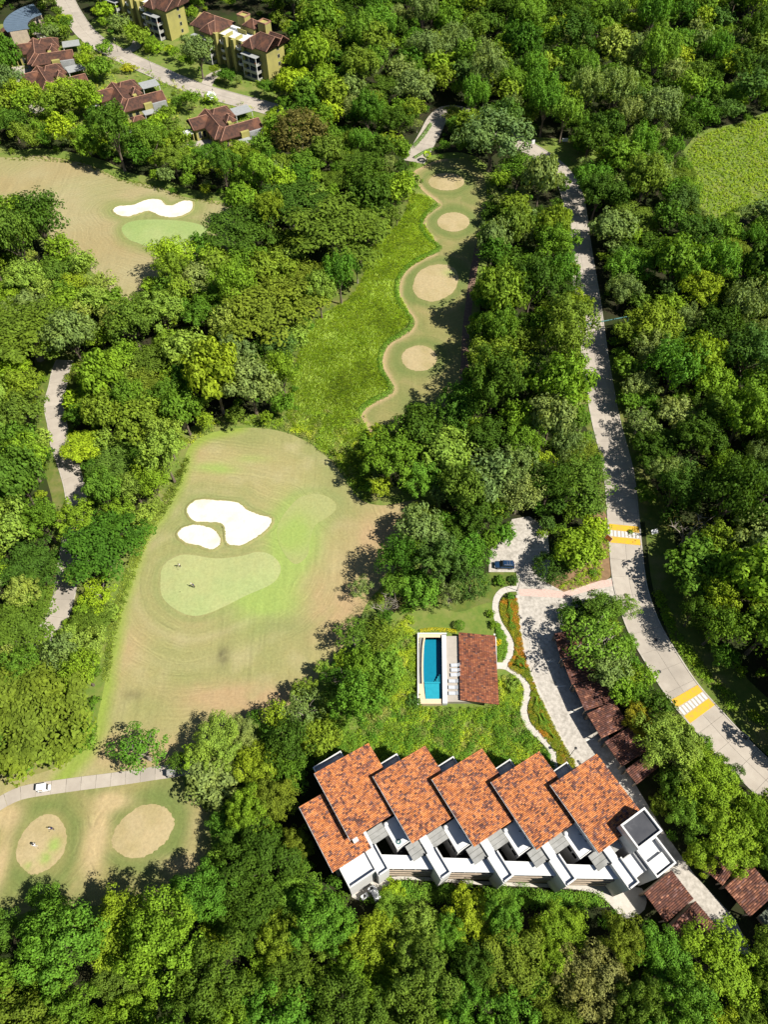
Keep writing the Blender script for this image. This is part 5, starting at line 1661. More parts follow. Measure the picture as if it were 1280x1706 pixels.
def trunk_mesh(name, ends, zc, form, seed, pale=False):
    r = random.Random(seed)
    mb = MB()
    zf = zc * (.5 if form != 'rain' else .45)
    b = .05 if form != 'rain' else .06
    mb.tube([(0, 0, 0), (.01, .01, zf * .5), (.02, -.01, zf)], [b * 1.5, b, b * .85], 7)
    for e in ends[:9]:
        e = Vector((e[0] * .85, e[1] * .85, e[2] + zc - (.12 if form in ('broad', 'rain', 'droop', 'near') else 0)))
        m_ = Vector((.02, -.01, zf)).lerp(e, .5) + Vector((r.uniform(-.06, .06), r.uniform(-.06, .06), r.uniform(-.02, .1)))
        mb.tube([(.02, -.01, zf - .03), m_, e], [b * .6, b * .38, b * .14], 5)
        if form in ('sparse', 'bare'):
            for q in range(3 if form != 'bare' else 6):
                d = Vector((r.uniform(-.3, .3), r.uniform(-.3, .3), r.uniform(.0, .25)))
                s = m_.lerp(e, r.uniform(.2, 1))
                mb.tube([s, s + d * .55 + Vector((0, 0, .03)), s + d], [b * .26, b * .17, b * .05], 4)
    o = mb.build(name, M['palebark' if pale else 'bark'])
    me = o.data
    bpy.data.objects.remove(o)
    return me


KIND = {}


def make_kind(key, name, form, count, mat, pale=False, stat=0):
    KIND[key] = dict(name=name, prot=[], mat=M[mat], form=form)
    for i in range(count):
        C, N, ends, p = crown(1000 + hash_(key) + i * 17, form)
        C = C + np.array([[0, 0, p['zc']]])
        V, F = leaves(C, N, p['size'], np.random.default_rng(i))
        o = np_mesh('crown', V, F, M[mat]); me = o.data; bpy.data.objects.remove(o)
        KIND[key]['prot'].append(dict(crown=me, trunk=trunk_mesh('trunk', ends, p['zc'], form, i, pale), C=C, N=N, size=p['size']))
    KIND[key]['zc'] = p['zc']; KIND[key]['hf'] = p['hf']


def hash_(s):
    return sum((i + 1) * ord(c) for i, c in enumerate(s))


make_kind('broad', 'broadleaf_tree', 'broad', 8, 'lf_broad')
make_kind('near', 'broadleaf_tree', 'near', 5, 'lf_broad')
make_kind('rain', 'rain_tree', 'rain', 4, 'lf_rain', True)
make_kind('ball', 'round_tree', 'ball', 2, 'lf_dark')
make_kind('sparse', 'open_tree', 'sparse', 4, 'lf_pale', True)
make_kind('droop', 'drooping_tree', 'droop', 4, 'lf_pale')
make_kind('bush', 'shrub', 'bush', 5, 'lf_hedge')
# leafless tree
KIND['bare'] = dict(name='bare_tree', prot=[], mat=M['lf_brown'], form='bare', zc=1.0, hf=.8)
for i in range(2):
    r_ = np.random.default_rng(77 + i)
    ends = [np.array([math.cos(a) * q, math.sin(a) * q, h_]) for a, q, h_ in zip(r_.uniform(0, 6.28, 12), r_.uniform(.35, .95, 12), r_.uniform(.1, .6, 12))]
    ends += [np.array([0, 0, .75])]
    C = np.concatenate([e + r_.normal(size=(34, 3)) * .13 for e in ends]) + np.array([[0, 0, 1.0]])
    V, F = leaves(C, unit(r_.normal(size=C.shape) + np.array([[0, 0, .6]])), .05, r_)
    o = np_mesh('crown', V, F, M['lf_brown']); me = o.data; bpy.data.objects.remove(o)
    mb_ends = ends[:9] + ends[9:]
    KIND['bare']['prot'].append(dict(crown=me, trunk=trunk_mesh('trunk', mb_ends, 1.0, 'bare', i, True), C=C, N=C, size=.05))

# ------------------------------------------------------------------ where trees may stand
OPEN = [
    [(318, 752), (345, 728), (400, 717), (455, 720), (500, 734), (540, 762), (575, 802), (600, 837), (640, 842), (668, 840), (640, 880), (612, 930), (628, 955), (585, 985), (580, 1020), (556, 1058), (526, 1100), (486, 1142), (430, 1176), (390, 1188), (330, 1212), (285, 1225), (200, 1215), (165, 1200), (182, 1110), (192, 1060), (207, 1010), (225, 960), (246, 900), (270, 860), (307, 800)],
    [(165, 1195), (200, 1215), (185, 1255), (170, 1292), (270, 1280), (275, 1290), (120, 1310), (0, 1330), (0, 1312), (80, 1298), (155, 1270)],
    [(0, 265), (60, 262), (115, 270), (160, 283), (200, 303), (260, 315), (310, 333), (372, 341), (345, 385), (318, 395), (270, 425), (245, 460), (233, 486), (208, 484), (195, 455), (150, 418), (122, 398), (92, 362), (50, 328), (15, 332), (0, 322)],
    [(0, 222), (14, 230), (16, 250), (0, 262)],
    Z(440, 150, 2.9925, [(745, 412), (860, 556), (795, 660), (880, 790), (720, 890), (670, 1000), (745, 1150), (600, 1290), (600, 1400), (645, 1490), (480, 1620), (520, 1670), (640, 1640), (760, 1560), (860, 1470), (985, 1460), (1010, 1180), (1040, 900), (1080, 620), (1110, 480), (1060, 400), (960, 350), (860, 350)]),
    Z(440, 150, 2.9925, [(760, 590), (850, 570), (795, 680), (880, 790), (720, 890), (670, 1000), (745, 1150), (600, 1290), (600, 1400), (645, 1490), (480, 1600), (480, 1690), (290, 1690), (180, 1610), (175, 1450), (225, 1260), (300, 1150), (430, 1070), (525, 930), (530, 830), (650, 720)]),
    [(500, 690), (600, 690), (605, 720), (590, 760), (585, 800), (545, 750), (500, 715), (455, 705)],
    [(0, 1318), (60, 1318), (170, 1306), (285, 1288), (302, 1302), (328, 1345), (331, 1390), (312, 1445), (280, 1452), (220, 1440), (160, 1442), (60, 1462), (0, 1472)],
    [(78, 610), (108, 604), (112, 625), (104, 645), (96, 672), (104, 700), (112, 735), (130, 785), (146, 830), (108, 836), (106, 800), (96, 770), (90, 735), (88, 700), (82, 672), (88, 640)],
    [(100, 962), (118, 980), (130, 1000), (112, 1030), (64, 1060), (54, 1050), (84, 1035), (95, 1005)],
    [(1017, 840), (1063, 842), (1070, 900), (1080, 960), (1090, 1010), (1112, 1070), (1162, 1140), (1205, 1195), (1280, 1268), (1280, 1315), (1250, 1292), (1205, 1250), (1178, 1225), (1155, 1195), (1118, 1158), (1090, 1115), (1065, 1065), (1046, 1012), (1022, 955), (1014, 890)],
    [(978, 615), (1016, 605), (1030, 690), (1042, 745), (1058, 825), (1018, 830), (1018, 790), (1004, 740), (987, 700)],
    [(946, 318), (962, 316), (976, 400), (990, 500), (1000, 535), (978, 505), (964, 430), (954, 370)],
    [(988, 545), (1003, 545), (1014, 600), (992, 600)],
    [(860, 238), (882, 243), (905, 263), (895, 270), (874, 257)],
    [(908, 242), (945, 240), (962, 262), (948, 296), (928, 275)],
    [(688, 262), (707, 240), (720, 200), (735, 202), (729, 230), (722, 262), (697, 275)],
    [(820, 950), (822, 922), (850, 897), (862, 870), (880, 870), (903, 902), (886, 935), (893, 975), (866, 985), (858, 952)],
    [(690, 1022), (800, 1014), (828, 985), (866, 978), (915, 990), (925, 1045), (945, 1110), (995, 1215), (1018, 1262), (925, 1285), (640, 1245), (560, 1262), (590, 1222), (680, 1185), (688, 1100)],
    [(497, 1345), (525, 1287), (620, 1232), (720, 1242), (1000, 1250), (1075, 1340), (1128, 1436), (1100, 1466), (1075, 1490), (1050, 1500), (1000, 1486), (640, 1478), (620, 1492), (585, 1492), (547, 1450)],
    [(928, 1062), (950, 1062), (975, 1120), (1010, 1170), (1025, 1215), (1055, 1262), (1060, 1300), (1000, 1235), (965, 1160)],
    [(1085, 1490), (1130, 1442), (1190, 1500), (1218, 1540), (1200, 1545), (1150, 1535), (1095, 1500)],
    [(1208, 1480), (1238, 1460), (1278, 1492), (1255, 1525)],
    [(100, 0), (140, 0), (165, 50), (260, 98), (350, 138), (455, 172), (455, 188), (380, 178), (300, 150), (200, 112), (140, 70)],
    [(328, 40), (350, 18), (400, 12), (455, 45), (473, 66), (470, 110), (440, 135), (400, 125), (345, 95)],
    [(190, 0), (305, 0), (314, 70), (290, 80), (255, 60), (200, 20)],
    [(160, 150), (205, 130), (235, 135), (272, 155), (280, 172), (215, 205)],
    [(305, 200), (345, 178), (385, 170), (405, 185), (438, 205), (410, 235), (380, 252), (320, 235)],
    [(52, 110), (100, 82), (128, 92), (120, 115), (100, 155), (52, 140)],
    [(0, 22), (50, 8), (68, 22), (58, 65), (0, 74)],
    [(888, 912), (948, 912), (952, 972), (892, 980)],
    [(930, 976), (1018, 958), (1020, 986), (935, 992)],
    [(990, 526), (1048, 520), (1048, 536), (990, 543)],
    [(1064, 850), (1092, 850), (1104, 955), (1080, 955)],
    [(1080, 955), (1104, 955), (1130, 1035), (1178, 1100), (1230, 1145), (1280, 1185), (1280, 1270), (1205, 1195), (1162, 1140), (1112, 1070)],
    [(1155, 262), (1178, 226), (1280, 203), (1420, 170), (1420, 330), (1280, 335), (1215, 348), (1186, 376), (1165, 330)],
]
SCL = 2
mw_, mh_ = 1700 // SCL, 2100 // SCL           # mask covers px -200..1500, -150..1950
gx_, gy_ = np.meshgrid(np.arange(mw_) * SCL - 200 + 1, np.arange(mh_) * SCL - 150 + 1)
OPENM = np.zeros((mh_, mw_), bool)


def fill(mask, poly):
    xs = [p[0] for p in poly]; ys = [p[1] for p in poly]
    a, b = max(0, int((min(xs) + 200) / SCL) - 1), min(mw_, int((max(xs) + 200) / SCL) + 2)
    c, d = max(0, int((min(ys) + 150) / SCL) - 1), min(mh_, int((max(ys) + 150) / SCL) + 2)
    if b > a and d > c:
        mask[c:d, a:b] |= inside(poly, gx_[c:d, a:b], gy_[c:d, a:b])


for p in OPEN:
    fill(OPENM, p)
BASEM = OPENM.copy()
# places that lie in full sun: no crown may stand between them and the sun
SUNNY = [
    [(820, 950), (822, 922), (850, 897), (862, 870), (880, 870), (893, 902), (880, 935), (860, 952)],
    [(1016, 872), (1064, 872), (1072, 930), (1056, 965), (1030, 960), (1018, 920)],
    [(1050, 1010), (1075, 1010), (1098, 1070), (1150, 1140), (1192, 1195), (1280, 1278), (1280, 1315), (1205, 1250), (1118, 1158), (1068, 1065)],
    [(880, 1060), (905, 1060), (930, 1120), (985, 1215), (960, 1268), (910, 1150)],
    [(640, 1050), (780, 1020), (860, 1050), (870, 1200), (915, 1280), (560, 1300), (560, 1230), (640, 1190)],
    [(700, 278), (760, 272), (772, 330), (765, 400), (750, 480), (730, 560), (725, 640), (640, 690), (520, 690), (500, 600), (600, 450), (700, 350)],
    [(210, 1100), (250, 950), (310, 800), (340, 740), (450, 730), (560, 800), (600, 860), (590, 960), (540, 1050), (470, 1110), (380, 1150), (250, 1190)],
    [(0, 280), (150, 290), (360, 345), (310, 390), (230, 460), (130, 390), (60, 330), (0, 320)],
    [(0, 1330), (285, 1298), (325, 1350), (325, 1400), (300, 1440), (0, 1458)],
    [(525, 1290), (620, 1240), (1000, 1260), (1060, 1340), (1110, 1440), (1040, 1480), (590, 1470)],
    [(1120, 1445), (1160, 1480), (1205, 1540), (1190, 1540), (1150, 1500)],
    [(1210, 1480), (1238, 1462), (1270, 1492), (1250, 1520)],
]
SUNM = np.zeros((mh_, mw_), bool)
for p in SUNNY:
    fill(SUNM, p)


def strip_px(px, hw):
    c, L = ribbon(px, hw)
    l_, r_ = [], []
    for i in range(0, len(c)):
        p, d = along(c, L, L[i]); q = Vector((d.y, -d.x)) * hw
        l_.append(proj(p.x + q.x, p.y + q.y, 0)); r_.append(proj(p.x - q.x, p.y - q.y, 0))
    return l_ + r_[::-1]


for p in (FAIR_A, FAIR_B, TEE_S, TEE_C, DRV):
    fill(BASEM, p)
fill(BASEM, strip_px(MAIN, 5.0)); fill(BASEM, strip_px(LEFT, 3.2)); fill(BASEM, strip_px(STREET, 5.5))


def foot(obj, x0, x1, y0, y1):
    Mx = Matrix.Translation(obj.location) @ Matrix.Rotation(obj.rotation_euler.z, 4, 'Z')
    fill(BASEM, [proj(*(Mx @ Vector((x, y, 0)))) for x, y in ((x0, y0), (x1, y0), (x1, y1), (x0, y1))])


for k in range(5):
    foot(CB, DX * k - 5, DX * k + 13, DY * k - 21, DY * k + 3)
foot(CB, 36, 48, -47, -34)
for a in (apR, apL):
    foot(a, -10, 35, -5, 15)
for h in (h0, h1, h2, h3):
    foot(h, -9, 21, -5, 24)
for ob in list(bpy.data.objects):
    if ob.name.startswith('carport') and ob.type == 'EMPTY':
        xs = [v.co for ch in ob.children if ch.name.startswith('roof') for v in ch.data.vertices]
        x0, x1 = min(v.x for v in xs), max(v.x for v in xs); y0, y1 = min(v.y for v in xs), max(v.y for v in xs)
        foot(ob, x0 - .5, x1 + .5, y0 - .5, y1 + .5)


def hit(mask, px, py):
    i, j = int((py + 150) / SCL), int((px + 200) / SCL)
    return 0 <= i < mh_ and 0 <= j < mw_ and mask[i, j]


TREES = []          # dict(kind, x, y, r, zs, mat, hero)
TX, TY, TR = [], [], []
TA = np.full((3, 6000), 1e6)


def crown_blocks(x, y, r, zc, top):
    for z, q in ((zc, .86), (zc * .65, .7)):
        for k in range(10):
            a = k * math.pi / 5
            if hit(OPENM, *proj(x + r * q * math.cos(a), y + r * q * math.sin(a), z)):
                return True
    kx, ky = sd.x / sd.z, sd.y / sd.z
    for z, q in ((zc, .7), (top * .92, .35), (zc, 0)):
        for k in range(8 if q else 1):
            a = k * math.pi / 4
            if hit(SUNM, *proj(x + r * q * math.cos(a) - kx * z, y + r * q * math.sin(a) - ky * z, 0)):
                return True
    return hit(OPENM, *proj(x, y, top)) or hit(OPENM, *proj(x, y + r * .5, top * .9)) or hit(OPENM, *proj(x, y, zc))


def add_tree(kind, x, y, r, zs=1.0, mat=None, hero=None):
    TREES.append(dict(kind=kind, x=x, y=y, r=r, zs=zs, mat=mat, hero=hero))
    TA[:, len(TX)] = (x, y, r)
    TX.append(x); TY.append(y); TR.append(r)


def hero(px, py, rpx, kind, mat=None, zs=1.0, label=None):
    zc = 6.0
    for _ in range(3):
        c = at(px, py, zc)
        r = rpx * depth(c.x, c.y, zc) / FOC
        zc = KIND[kind]['zc'] * r * zs + .1 * r
    add_tree(kind, c.x, c.y, r, zs, mat, label or True)


HEROES = [
    (48, 1185, 112, 'rain', None, .8), (165, 905, 82, 'rain', 'lf_broad', .9), (235, 1250, 50, 'sparse', 'lf_hedge', 1), (165, 988, 36, 'sparse', 'lf_lime', .8), (140, 742, 40, 'rain', 'lf_lime', 1.1),
    (30, 1040, 70, 'rain', None, .8), (45, 940, 60, 'rain', 'lf_dark', .8),
    (440, 512, 88, 'rain', None, .95), (565, 375, 92, 'rain', None, .9), (500, 218, 58, 'ball', 'lf_brown', .8), (40, 548, 82, 'rain', None, .9), (60, 365, 58, 'broad', 'lf_dark', 1), (285, 430, 42, 'broad', 'lf_lime', 1), (400, 380, 60, 'rain', 'lf_dark', 1), (480, 330, 60, 'rain', 'lf_dark', 1),
    (919, 945, 34, 'ball', 'lf_dark', .85), (964, 916, 44, 'broad', 'lf_lime2', 1), (990, 880, 26, 'broad', 'lf_lime', 1), (785, 968, 38, 'ball', 'lf_blue', .9), (700, 880, 42, 'broad', 'lf_pale', 1), (730, 905, 34, 'broad', 'lf_pale', 1), (822, 226, 66, 'droop', 'lf_pale', .8), (1165, 808, 42, 'ball', 'lf_blue', .8), (1128, 690, 38, 'broad', 'lf_pale', 1), (1068, 640, 34, 'droop', 'lf_pale', 1), (1068, 700, 30, 'sparse', 'lf_pale', 1), (1022, 378, 36, 'broad', 'lf_pale', 1), (1168, 485, 40, 'broad', 'lf_yellow2', 1.2), (880, 615, 42, 'sparse', 'lf_blue', 1), (1150, 885, 46, 'bare', None, .9),
    (785, 1528, 52, 'broad', 'lf_yellow2', .9), (995, 1065, 66, 'sparse', 'lf_hedge', .8), (1045, 1010, 26, 'sparse', 'lf_broad', .8), (1010, 1115, 44, 'broad', 'lf_pale', 1), (1068, 1195, 34, 'broad', 'lf_flame', 1), (1115, 1240, 58, 'broad', 'lf_pale2', 1), (1175, 1300, 56, 'broad', 'lf_lime2', 1), (1215, 1395, 62, 'broad', 'lf_lime2', .9), (1150, 1360, 42, 'broad', 'lf_hedge', 1),
    (108, 158, 34, 'broad', 'lf_lime', 1), (105, 32, 18, 'rain', 'lf_lime', 1), (330, 88, 30, 'broad', 'lf_pale', 1.2), (700, 715, 46, 'broad', 'lf_dark', 1), (745, 752, 46, 'broad', 'lf_pale2', 1), (650, 760, 58, 'broad', 'lf_broad', 1), (700, 800, 40, 'broad', 'lf_hedge', 1), (800, 860, 44, 'broad', 'lf_dark', 1), (840, 890, 20, 'broad', 'lf_hedge', 1),
    (985, 1635, 70, 'broad', 'lf_brown2', .9), (855, 1600, 66, 'broad', 'lf_rain', .9), (620, 1570, 50, 'broad', 'lf_lime2', 1), (500, 1620, 60, 'broad', 'lf_rain', 1), (1100, 1590, 55, 'broad', 'lf_hedge', 1), (1200, 1610, 70, 'broad', 'lf_lime2', .9), (940, 1545, 46, 'broad', 'lf_lime2', 1),
    (560, 1130, 34, 'sparse', 'lf_broad', 1), (505, 1185, 44, 'sparse', 'lf_pale', 1), (590, 1060, 36, 'sparse', 'lf_broad', 1), (640, 1010, 30, 'bare', None, 1), (600, 980, 24, 'sparse', 'lf_pale', 1), (700, 980, 34, 'broad', 'lf_hedge', 1), (640, 1110, 34, 'broad', 'lf_hedge', 1), (360, 1240, 50, 'broad', 'lf_pale2', 1), (400, 1225, 36, 'broad', 'lf_pale', 1), (430, 1280, 46, 'broad', 'lf_lime2', 1),
    (270, 520, 48, 'broad', 'lf_pale2', 1), (330, 470, 40, 'broad', 'lf_pale', 1), (460, 580, 40, 'broad', 'lf_blue', 1), (25, 620, 36, 'broad', 'lf_lime', 1), (735, 108, 28, 'broad', 'lf_lime2', 1.2), (900, 150, 34, 'droop', 'lf_hedge', 1.3), (960, 60, 40, 'broad', 'lf_dark', 1.2), (1030, 80, 36, 'broad', 'lf_pale2', 1.2), (1100, 180, 40, 'droop', 'lf_pale', 1.2),
]
M['lf_yellow2'] = leaf_mat('leaf_yellowing', LC([(.115, .15, .009), (.095, .135, .009), (.15, .16, .010)]))
M['lf_flame'] = leaf_mat('leaf_flame', LC([(.15, .105, .010), (.10, .11, .010)]))
M['lf_pale2'] = leaf_mat('leaf_fresh_pale', LC([(.105, .15, .022), (.085, .135, .02), (.125, .155, .03)]))
M['lf_lime2'] = leaf_mat('leaf_fresh', LC([(.085, .135, .010), (.065, .12, .010), (.11, .145, .010)]))
M['lf_brown2'] = leaf_mat('leaf_olive_brown', LC([(.10, .105, .03), (.085, .09, .028)]))
for h in HEROES:
    hero(*h[:3], 'near' if h[3] == 'broad' and h[1] > 1180 else h[3], h[4], h[5])

rt = random.Random(5)


def zone_kind(px, py, r):
    u = rt.random()
    if px < 560 and 300 < py < 1250:
        return ('rain', None) if u < .16 and r > 4.5 else ('broad', 'lf_pale2') if u < .28 else ('broad', 'lf_pale') if u < .33 else ('broad', 'lf_lime2') if u < .54 else ('sparse', 'lf_pale') if u < .53 else ('broad', 'lf_lime') if u < .57 else ('broad', None)
    if py > 1330:
        return ('near', 'lf_lime2') if u < .30 else ('near', 'lf_hedge') if u < .55 else ('near', 'lf_rain') if u < .70 else ('near', 'lf_pale2') if u < .76 else ('near', 'lf_dark') if u < .84 else ('near', None)
    if py < 330 and px < 560:
        return ('broad', 'lf_lime') if u < .16 else ('broad', 'lf_lime2') if u < .35 else ('broad', 'lf_pale') if u < .45 else ('broad', None)
    return ('droop', 'lf_hedge') if u < .14 else ('droop', 'lf_pale') if u < .19 else ('broad', 'lf_pale') if u < .25 else ('broad', 'lf_blue') if u < .30 else ('broad', 'lf_dark') if u < .50 else ('broad', 'lf_lime2') if u < .60 else ('rain', None) if u < .63 and r > 4 else ('sparse', 'lf_pale') if u < .65 else ('broad', None)


def scatter(tries, rmin, rmax, gap, only_bush=False, lim=99999):
    n0 = len(TX)
    for _ in range(tries):
        y = rt.uniform(-22, 415) if rt.random() < .6 else rt.uniform(-22, 180)
        hw = 72 + (y + 5) * .31 + 14
        x = rt.uniform(-hw, hw)
        px, py = proj(x, y, 3)
        if not (-110 < px < 1400 and -60 < py < 1830):
            continue
        r = rt.uniform(rmin, rmax)
        if py > 1500 and r < 3.2 and rt.random() < .75:
            continue
        if hit(BASEM, *proj(x, y, 0)):
            continue
        ax, ay, ar = TA[:, :len(TX)]
        if ((ax - x) ** 2 + (ay - y) ** 2 < (gap * (ar + r)) ** 2).any():
            continue
        kind, mat = ('bush', None) if only_bush else zone_kind(px, py, r)
        zs = rt.uniform(.95, 1.15) if only_bush else rt.uniform(.8, 1.1) if kind == 'rain' else rt.uniform(.8, 1.8)
        if only_bush:
            mat = rt.choice(['lf_hedge', 'lf_broad', 'lf_lime2', 'lf_broad'])
        zc = KIND[kind]['zc'] * r * zs
        if crown_blocks(x, y, r, zc, zc + KIND[kind]['hf'] * .55 * r * zs):
            continue
        add_tree(kind, x, y, r, zs, mat)
        if len(TX) - n0 > lim:
            break


scatter(1500, 6.3, 8.6, .58)
scatter(9000, 4.3, 6.4, .56)
scatter(11000, 2.9, 4.2, .53)
scatter(9000, 1.9, 2.8, .54)
NT = len(TREES)
scatter(16000, .9, 1.8, .5, True, 1300)

# ------------------------------------------------------------------ labels of trees: look + nearest landmark + order outward
LAND = [('the upper left fairway', 200, 390), ('the upper left bunker', 255, 348), ('the left road bend', 95, 680), ('the main putting green', 360, 975), ('the boot-shaped bunker', 385, 865), ('the tall grass bank', 570, 580), ('the lowest tee circle', 699, 597), ('the largest tee circle', 726, 472), ('the topmost tee circle', 743, 302), ('the blue car', 840, 942), ('the upper crossing', 1042, 892), ('the lower crossing', 1152, 1172), ('the swimming pool', 720, 1112), ('the pavilion', 797, 1112), ('the leftmost orange roof', 545, 1380), ('the rightmost orange roof', 990, 1335), ('the middle orange roof', 790, 1325), ('the tank tower', 1070, 1380), ('the left tee of the lower pair', 68, 1407), ('the right tee of the lower pair', 238, 1385), ('the white golf cart', 75, 1314), ('the whole olive apartments', 400, 75), ('the cut-off olive apartments', 250, 40), ('the middle brown-roofed house', 215, 165), ('the house with the pergola', 370, 210), ('the leftmost brown house', 80, 130), ('the upper right field', 1225, 280), ('the upper lawn', 930, 258), ('the teal pipe arm', 1010, 534), ('the straight upper road', 965, 420), ('the lower right carport', 1245, 1490), ('the shaded carport pair', 1130, 1510), ('the right edge midway', 1280, 700), ('the top edge centre', 800, 0), ('the top right corner', 1280, 0), ('the bottom left corner', 0, 1706), ('the bottom edge centre', 640, 1706), ('the bottom right corner', 1280, 1706), ('the left edge midway', 0, 800), ('the fairway neck by the trees', 640, 850)]
DIRS = ['right', 'lower right', 'below', 'lower left', 'left', 'upper left', 'above', 'upper right']
LOOK = {'lf_broad': 'green', 'lf_dark': 'dark green', 'lf_rain': 'olive green', 'lf_pale': 'greyish green', 'lf_lime': 'bright lime', 'lf_yellow2': 'yellowing', 'lf_brown': 'brownish', 'lf_blue': 'blue-green', 'lf_hedge': 'deep green', 'lf_flame': 'orange-tinged', 'lf_pale2': 'pale green', 'lf_lime2': 'yellow-green', 'lf_brown2': 'olive brown', 'lf_silver': 'silver'}
FORM = {'broad': 'lumpy tree', 'near': 'lumpy tree', 'rain': 'flat feathery tree', 'ball': 'dense round tree', 'sparse': 'thin-leaved tree', 'droop': 'shaggy tree', 'bush': 'shrub', 'bare': 'leafless tree'}
groups = {}
for i, t in enumerate(TREES[:NT]):
    zc = KIND[t['kind']]['zc'] * t['r'] * t['zs']
    px, py = proj(t['x'], t['y'], zc)
    t['px'], t['py'], t['ppx'] = px, py, t['r'] * FOC / depth(t['x'], t['y'], zc)
    t['vis'] = -t['ppx'] * .8 < px < 1280 + t['ppx'] * .8 and -t['ppx'] * .8 < py < 1706 + t['ppx'] * .8
    if not t['vis']:
        continue
    d, nm, lx, ly = min((math.hypot(px - a, py - b), n_, a, b) for n_, a, b in LAND)
    k = DIRS[int(round(math.atan2(py - ly, px - lx) / (math.pi / 4))) % 8]
    mt = t['mat'] or {'rain': 'lf_rain', 'broad': 'lf_broad', 'near': 'lf_broad', 'ball': 'lf_dark', 'bare': 'lf_brown'}.get(t['kind'], 'lf_pale')
    look = FORM[t['kind']] if t['kind'] == 'bare' else LOOK[mt] + ' ' + FORM[t['kind']]
    t['look'] = look
    groups.setdefault((look, nm, k), []).append((d, i))
for (look, nm, k), lst in groups.items():
    lst.sort()
    for q, (d, i) in enumerate(lst):
        pos = {'below': 'below', 'above': 'above'}.get(k, f'{k} of')
        TREES[i]['label'] = f'{look} {pos} {nm}' + (f', {ordinal(q)} out' if len(lst) > 1 else '')

rp = random.Random(3)
vis = [t for t in TREES[:NT] if t['vis']]
broad = sorted([t for t in vis if t['kind'] in ('broad', 'near')], key=lambda t: -t['ppx'])
single = [t for t in vis if t['kind'] not in ('broad', 'near')] + broad[:300]
ids = {id(t) for t in single}
rest = [t for t in TREES[:NT] if id(t) not in ids]
for t in single:
    K = KIND[t['kind']]; p = rp.choice(K['prot'])
    e = bpy.data.objects.new(K['name'], None); e.empty_display_size = .3
    COL.objects.link(e)
    e.location = (t['x'], t['y'], -.05); e.rotation_euler = (0, 0, rp.uniform(0, 6.28))
    r = t['r']; e.scale = (r * rp.uniform(.93, 1.07), r * rp.uniform(.93, 1.07), r * t['zs'])
    for nm in ('crown', 'trunk'):
        o = bpy.data.objects.new(nm, p[nm]); COL.objects.link(o); o.parent = e
        if nm == 'crown' and t['mat']:
            o.material_slots[0].link = 'OBJECT'; o.material_slots[0].material = M[t['mat']]
    tag(e, t['label'], 'tree', 'trees: ' + t['look'])

# what is left of the wood, and the undergrowth
def leaf_mass(name, lst, frac, grow, mats, default):
    VV, FF, TT, MI = [], [], [], []
    o_ = 0
    mats_ = sorted({t['mat'] or default for t in lst})
    for t in lst:
        K = KIND[t['kind']]; p = rp.choice(K['prot'])
        n = len(p['C']); k = NR.choice(n, int(n * frac), replace=False)
        a = rp.uniform(0, 6.28); ca, sa = math.cos(a), math.sin(a)
        Rm = np.array([[ca, sa, 0], [-sa, ca, 0], [0, 0, 1]])
        C = (p['C'][k] @ Rm) * np.array([[t['r'], t['r'], t['r'] * t['zs']]]) + np.array([[t['x'], t['y'], 0]])
        V, F = leaves(C, unit(p['N'][k] @ Rm), p['size'] * grow * t['r'], NR)
        VV.append(V); FF.append(F + o_); o_ += len(V)
        TT.append(np.full(len(V), rp.random())); MI.append(np.full(len(F), mats_.index(t['mat'] or default)))
    o = np_mesh(name, np.concatenate(VV), np.concatenate(FF), [M[m] for m in mats_], vattr={'tint': np.concatenate(TT)}, mi=np.concatenate(MI))
    return o


print('TREES', len(TREES), 'single', len(single), 'rest', len(rest), 'bush', len(TREES) - NT)
if rest:
    tag(leaf_mass('forest', rest, .3, 1.7, None, 'lf_broad'), 'dense mass of smaller green trees filling the distant woods', 'woods', kind='stuff')
tag(leaf_mass('undergrowth', TREES[NT:], .45, 1.3, None, 'lf_hedge'), 'low green bushes and undergrowth along the edges of the woods', 'undergrowth', kind='stuff')

# ------------------------------------------------------------------ grasses, beds, hedges
def in_poly(poly, n):
    xs = [p[0] for p in poly]; ys = [p[1] for p in poly]
    X = NR.uniform(min(xs), max(xs), n * 3); Y = NR.uniform(min(ys), max(ys), n * 3)
    k = inside(poly, X, Y)
    return X[k][:n], Y[k][:n]


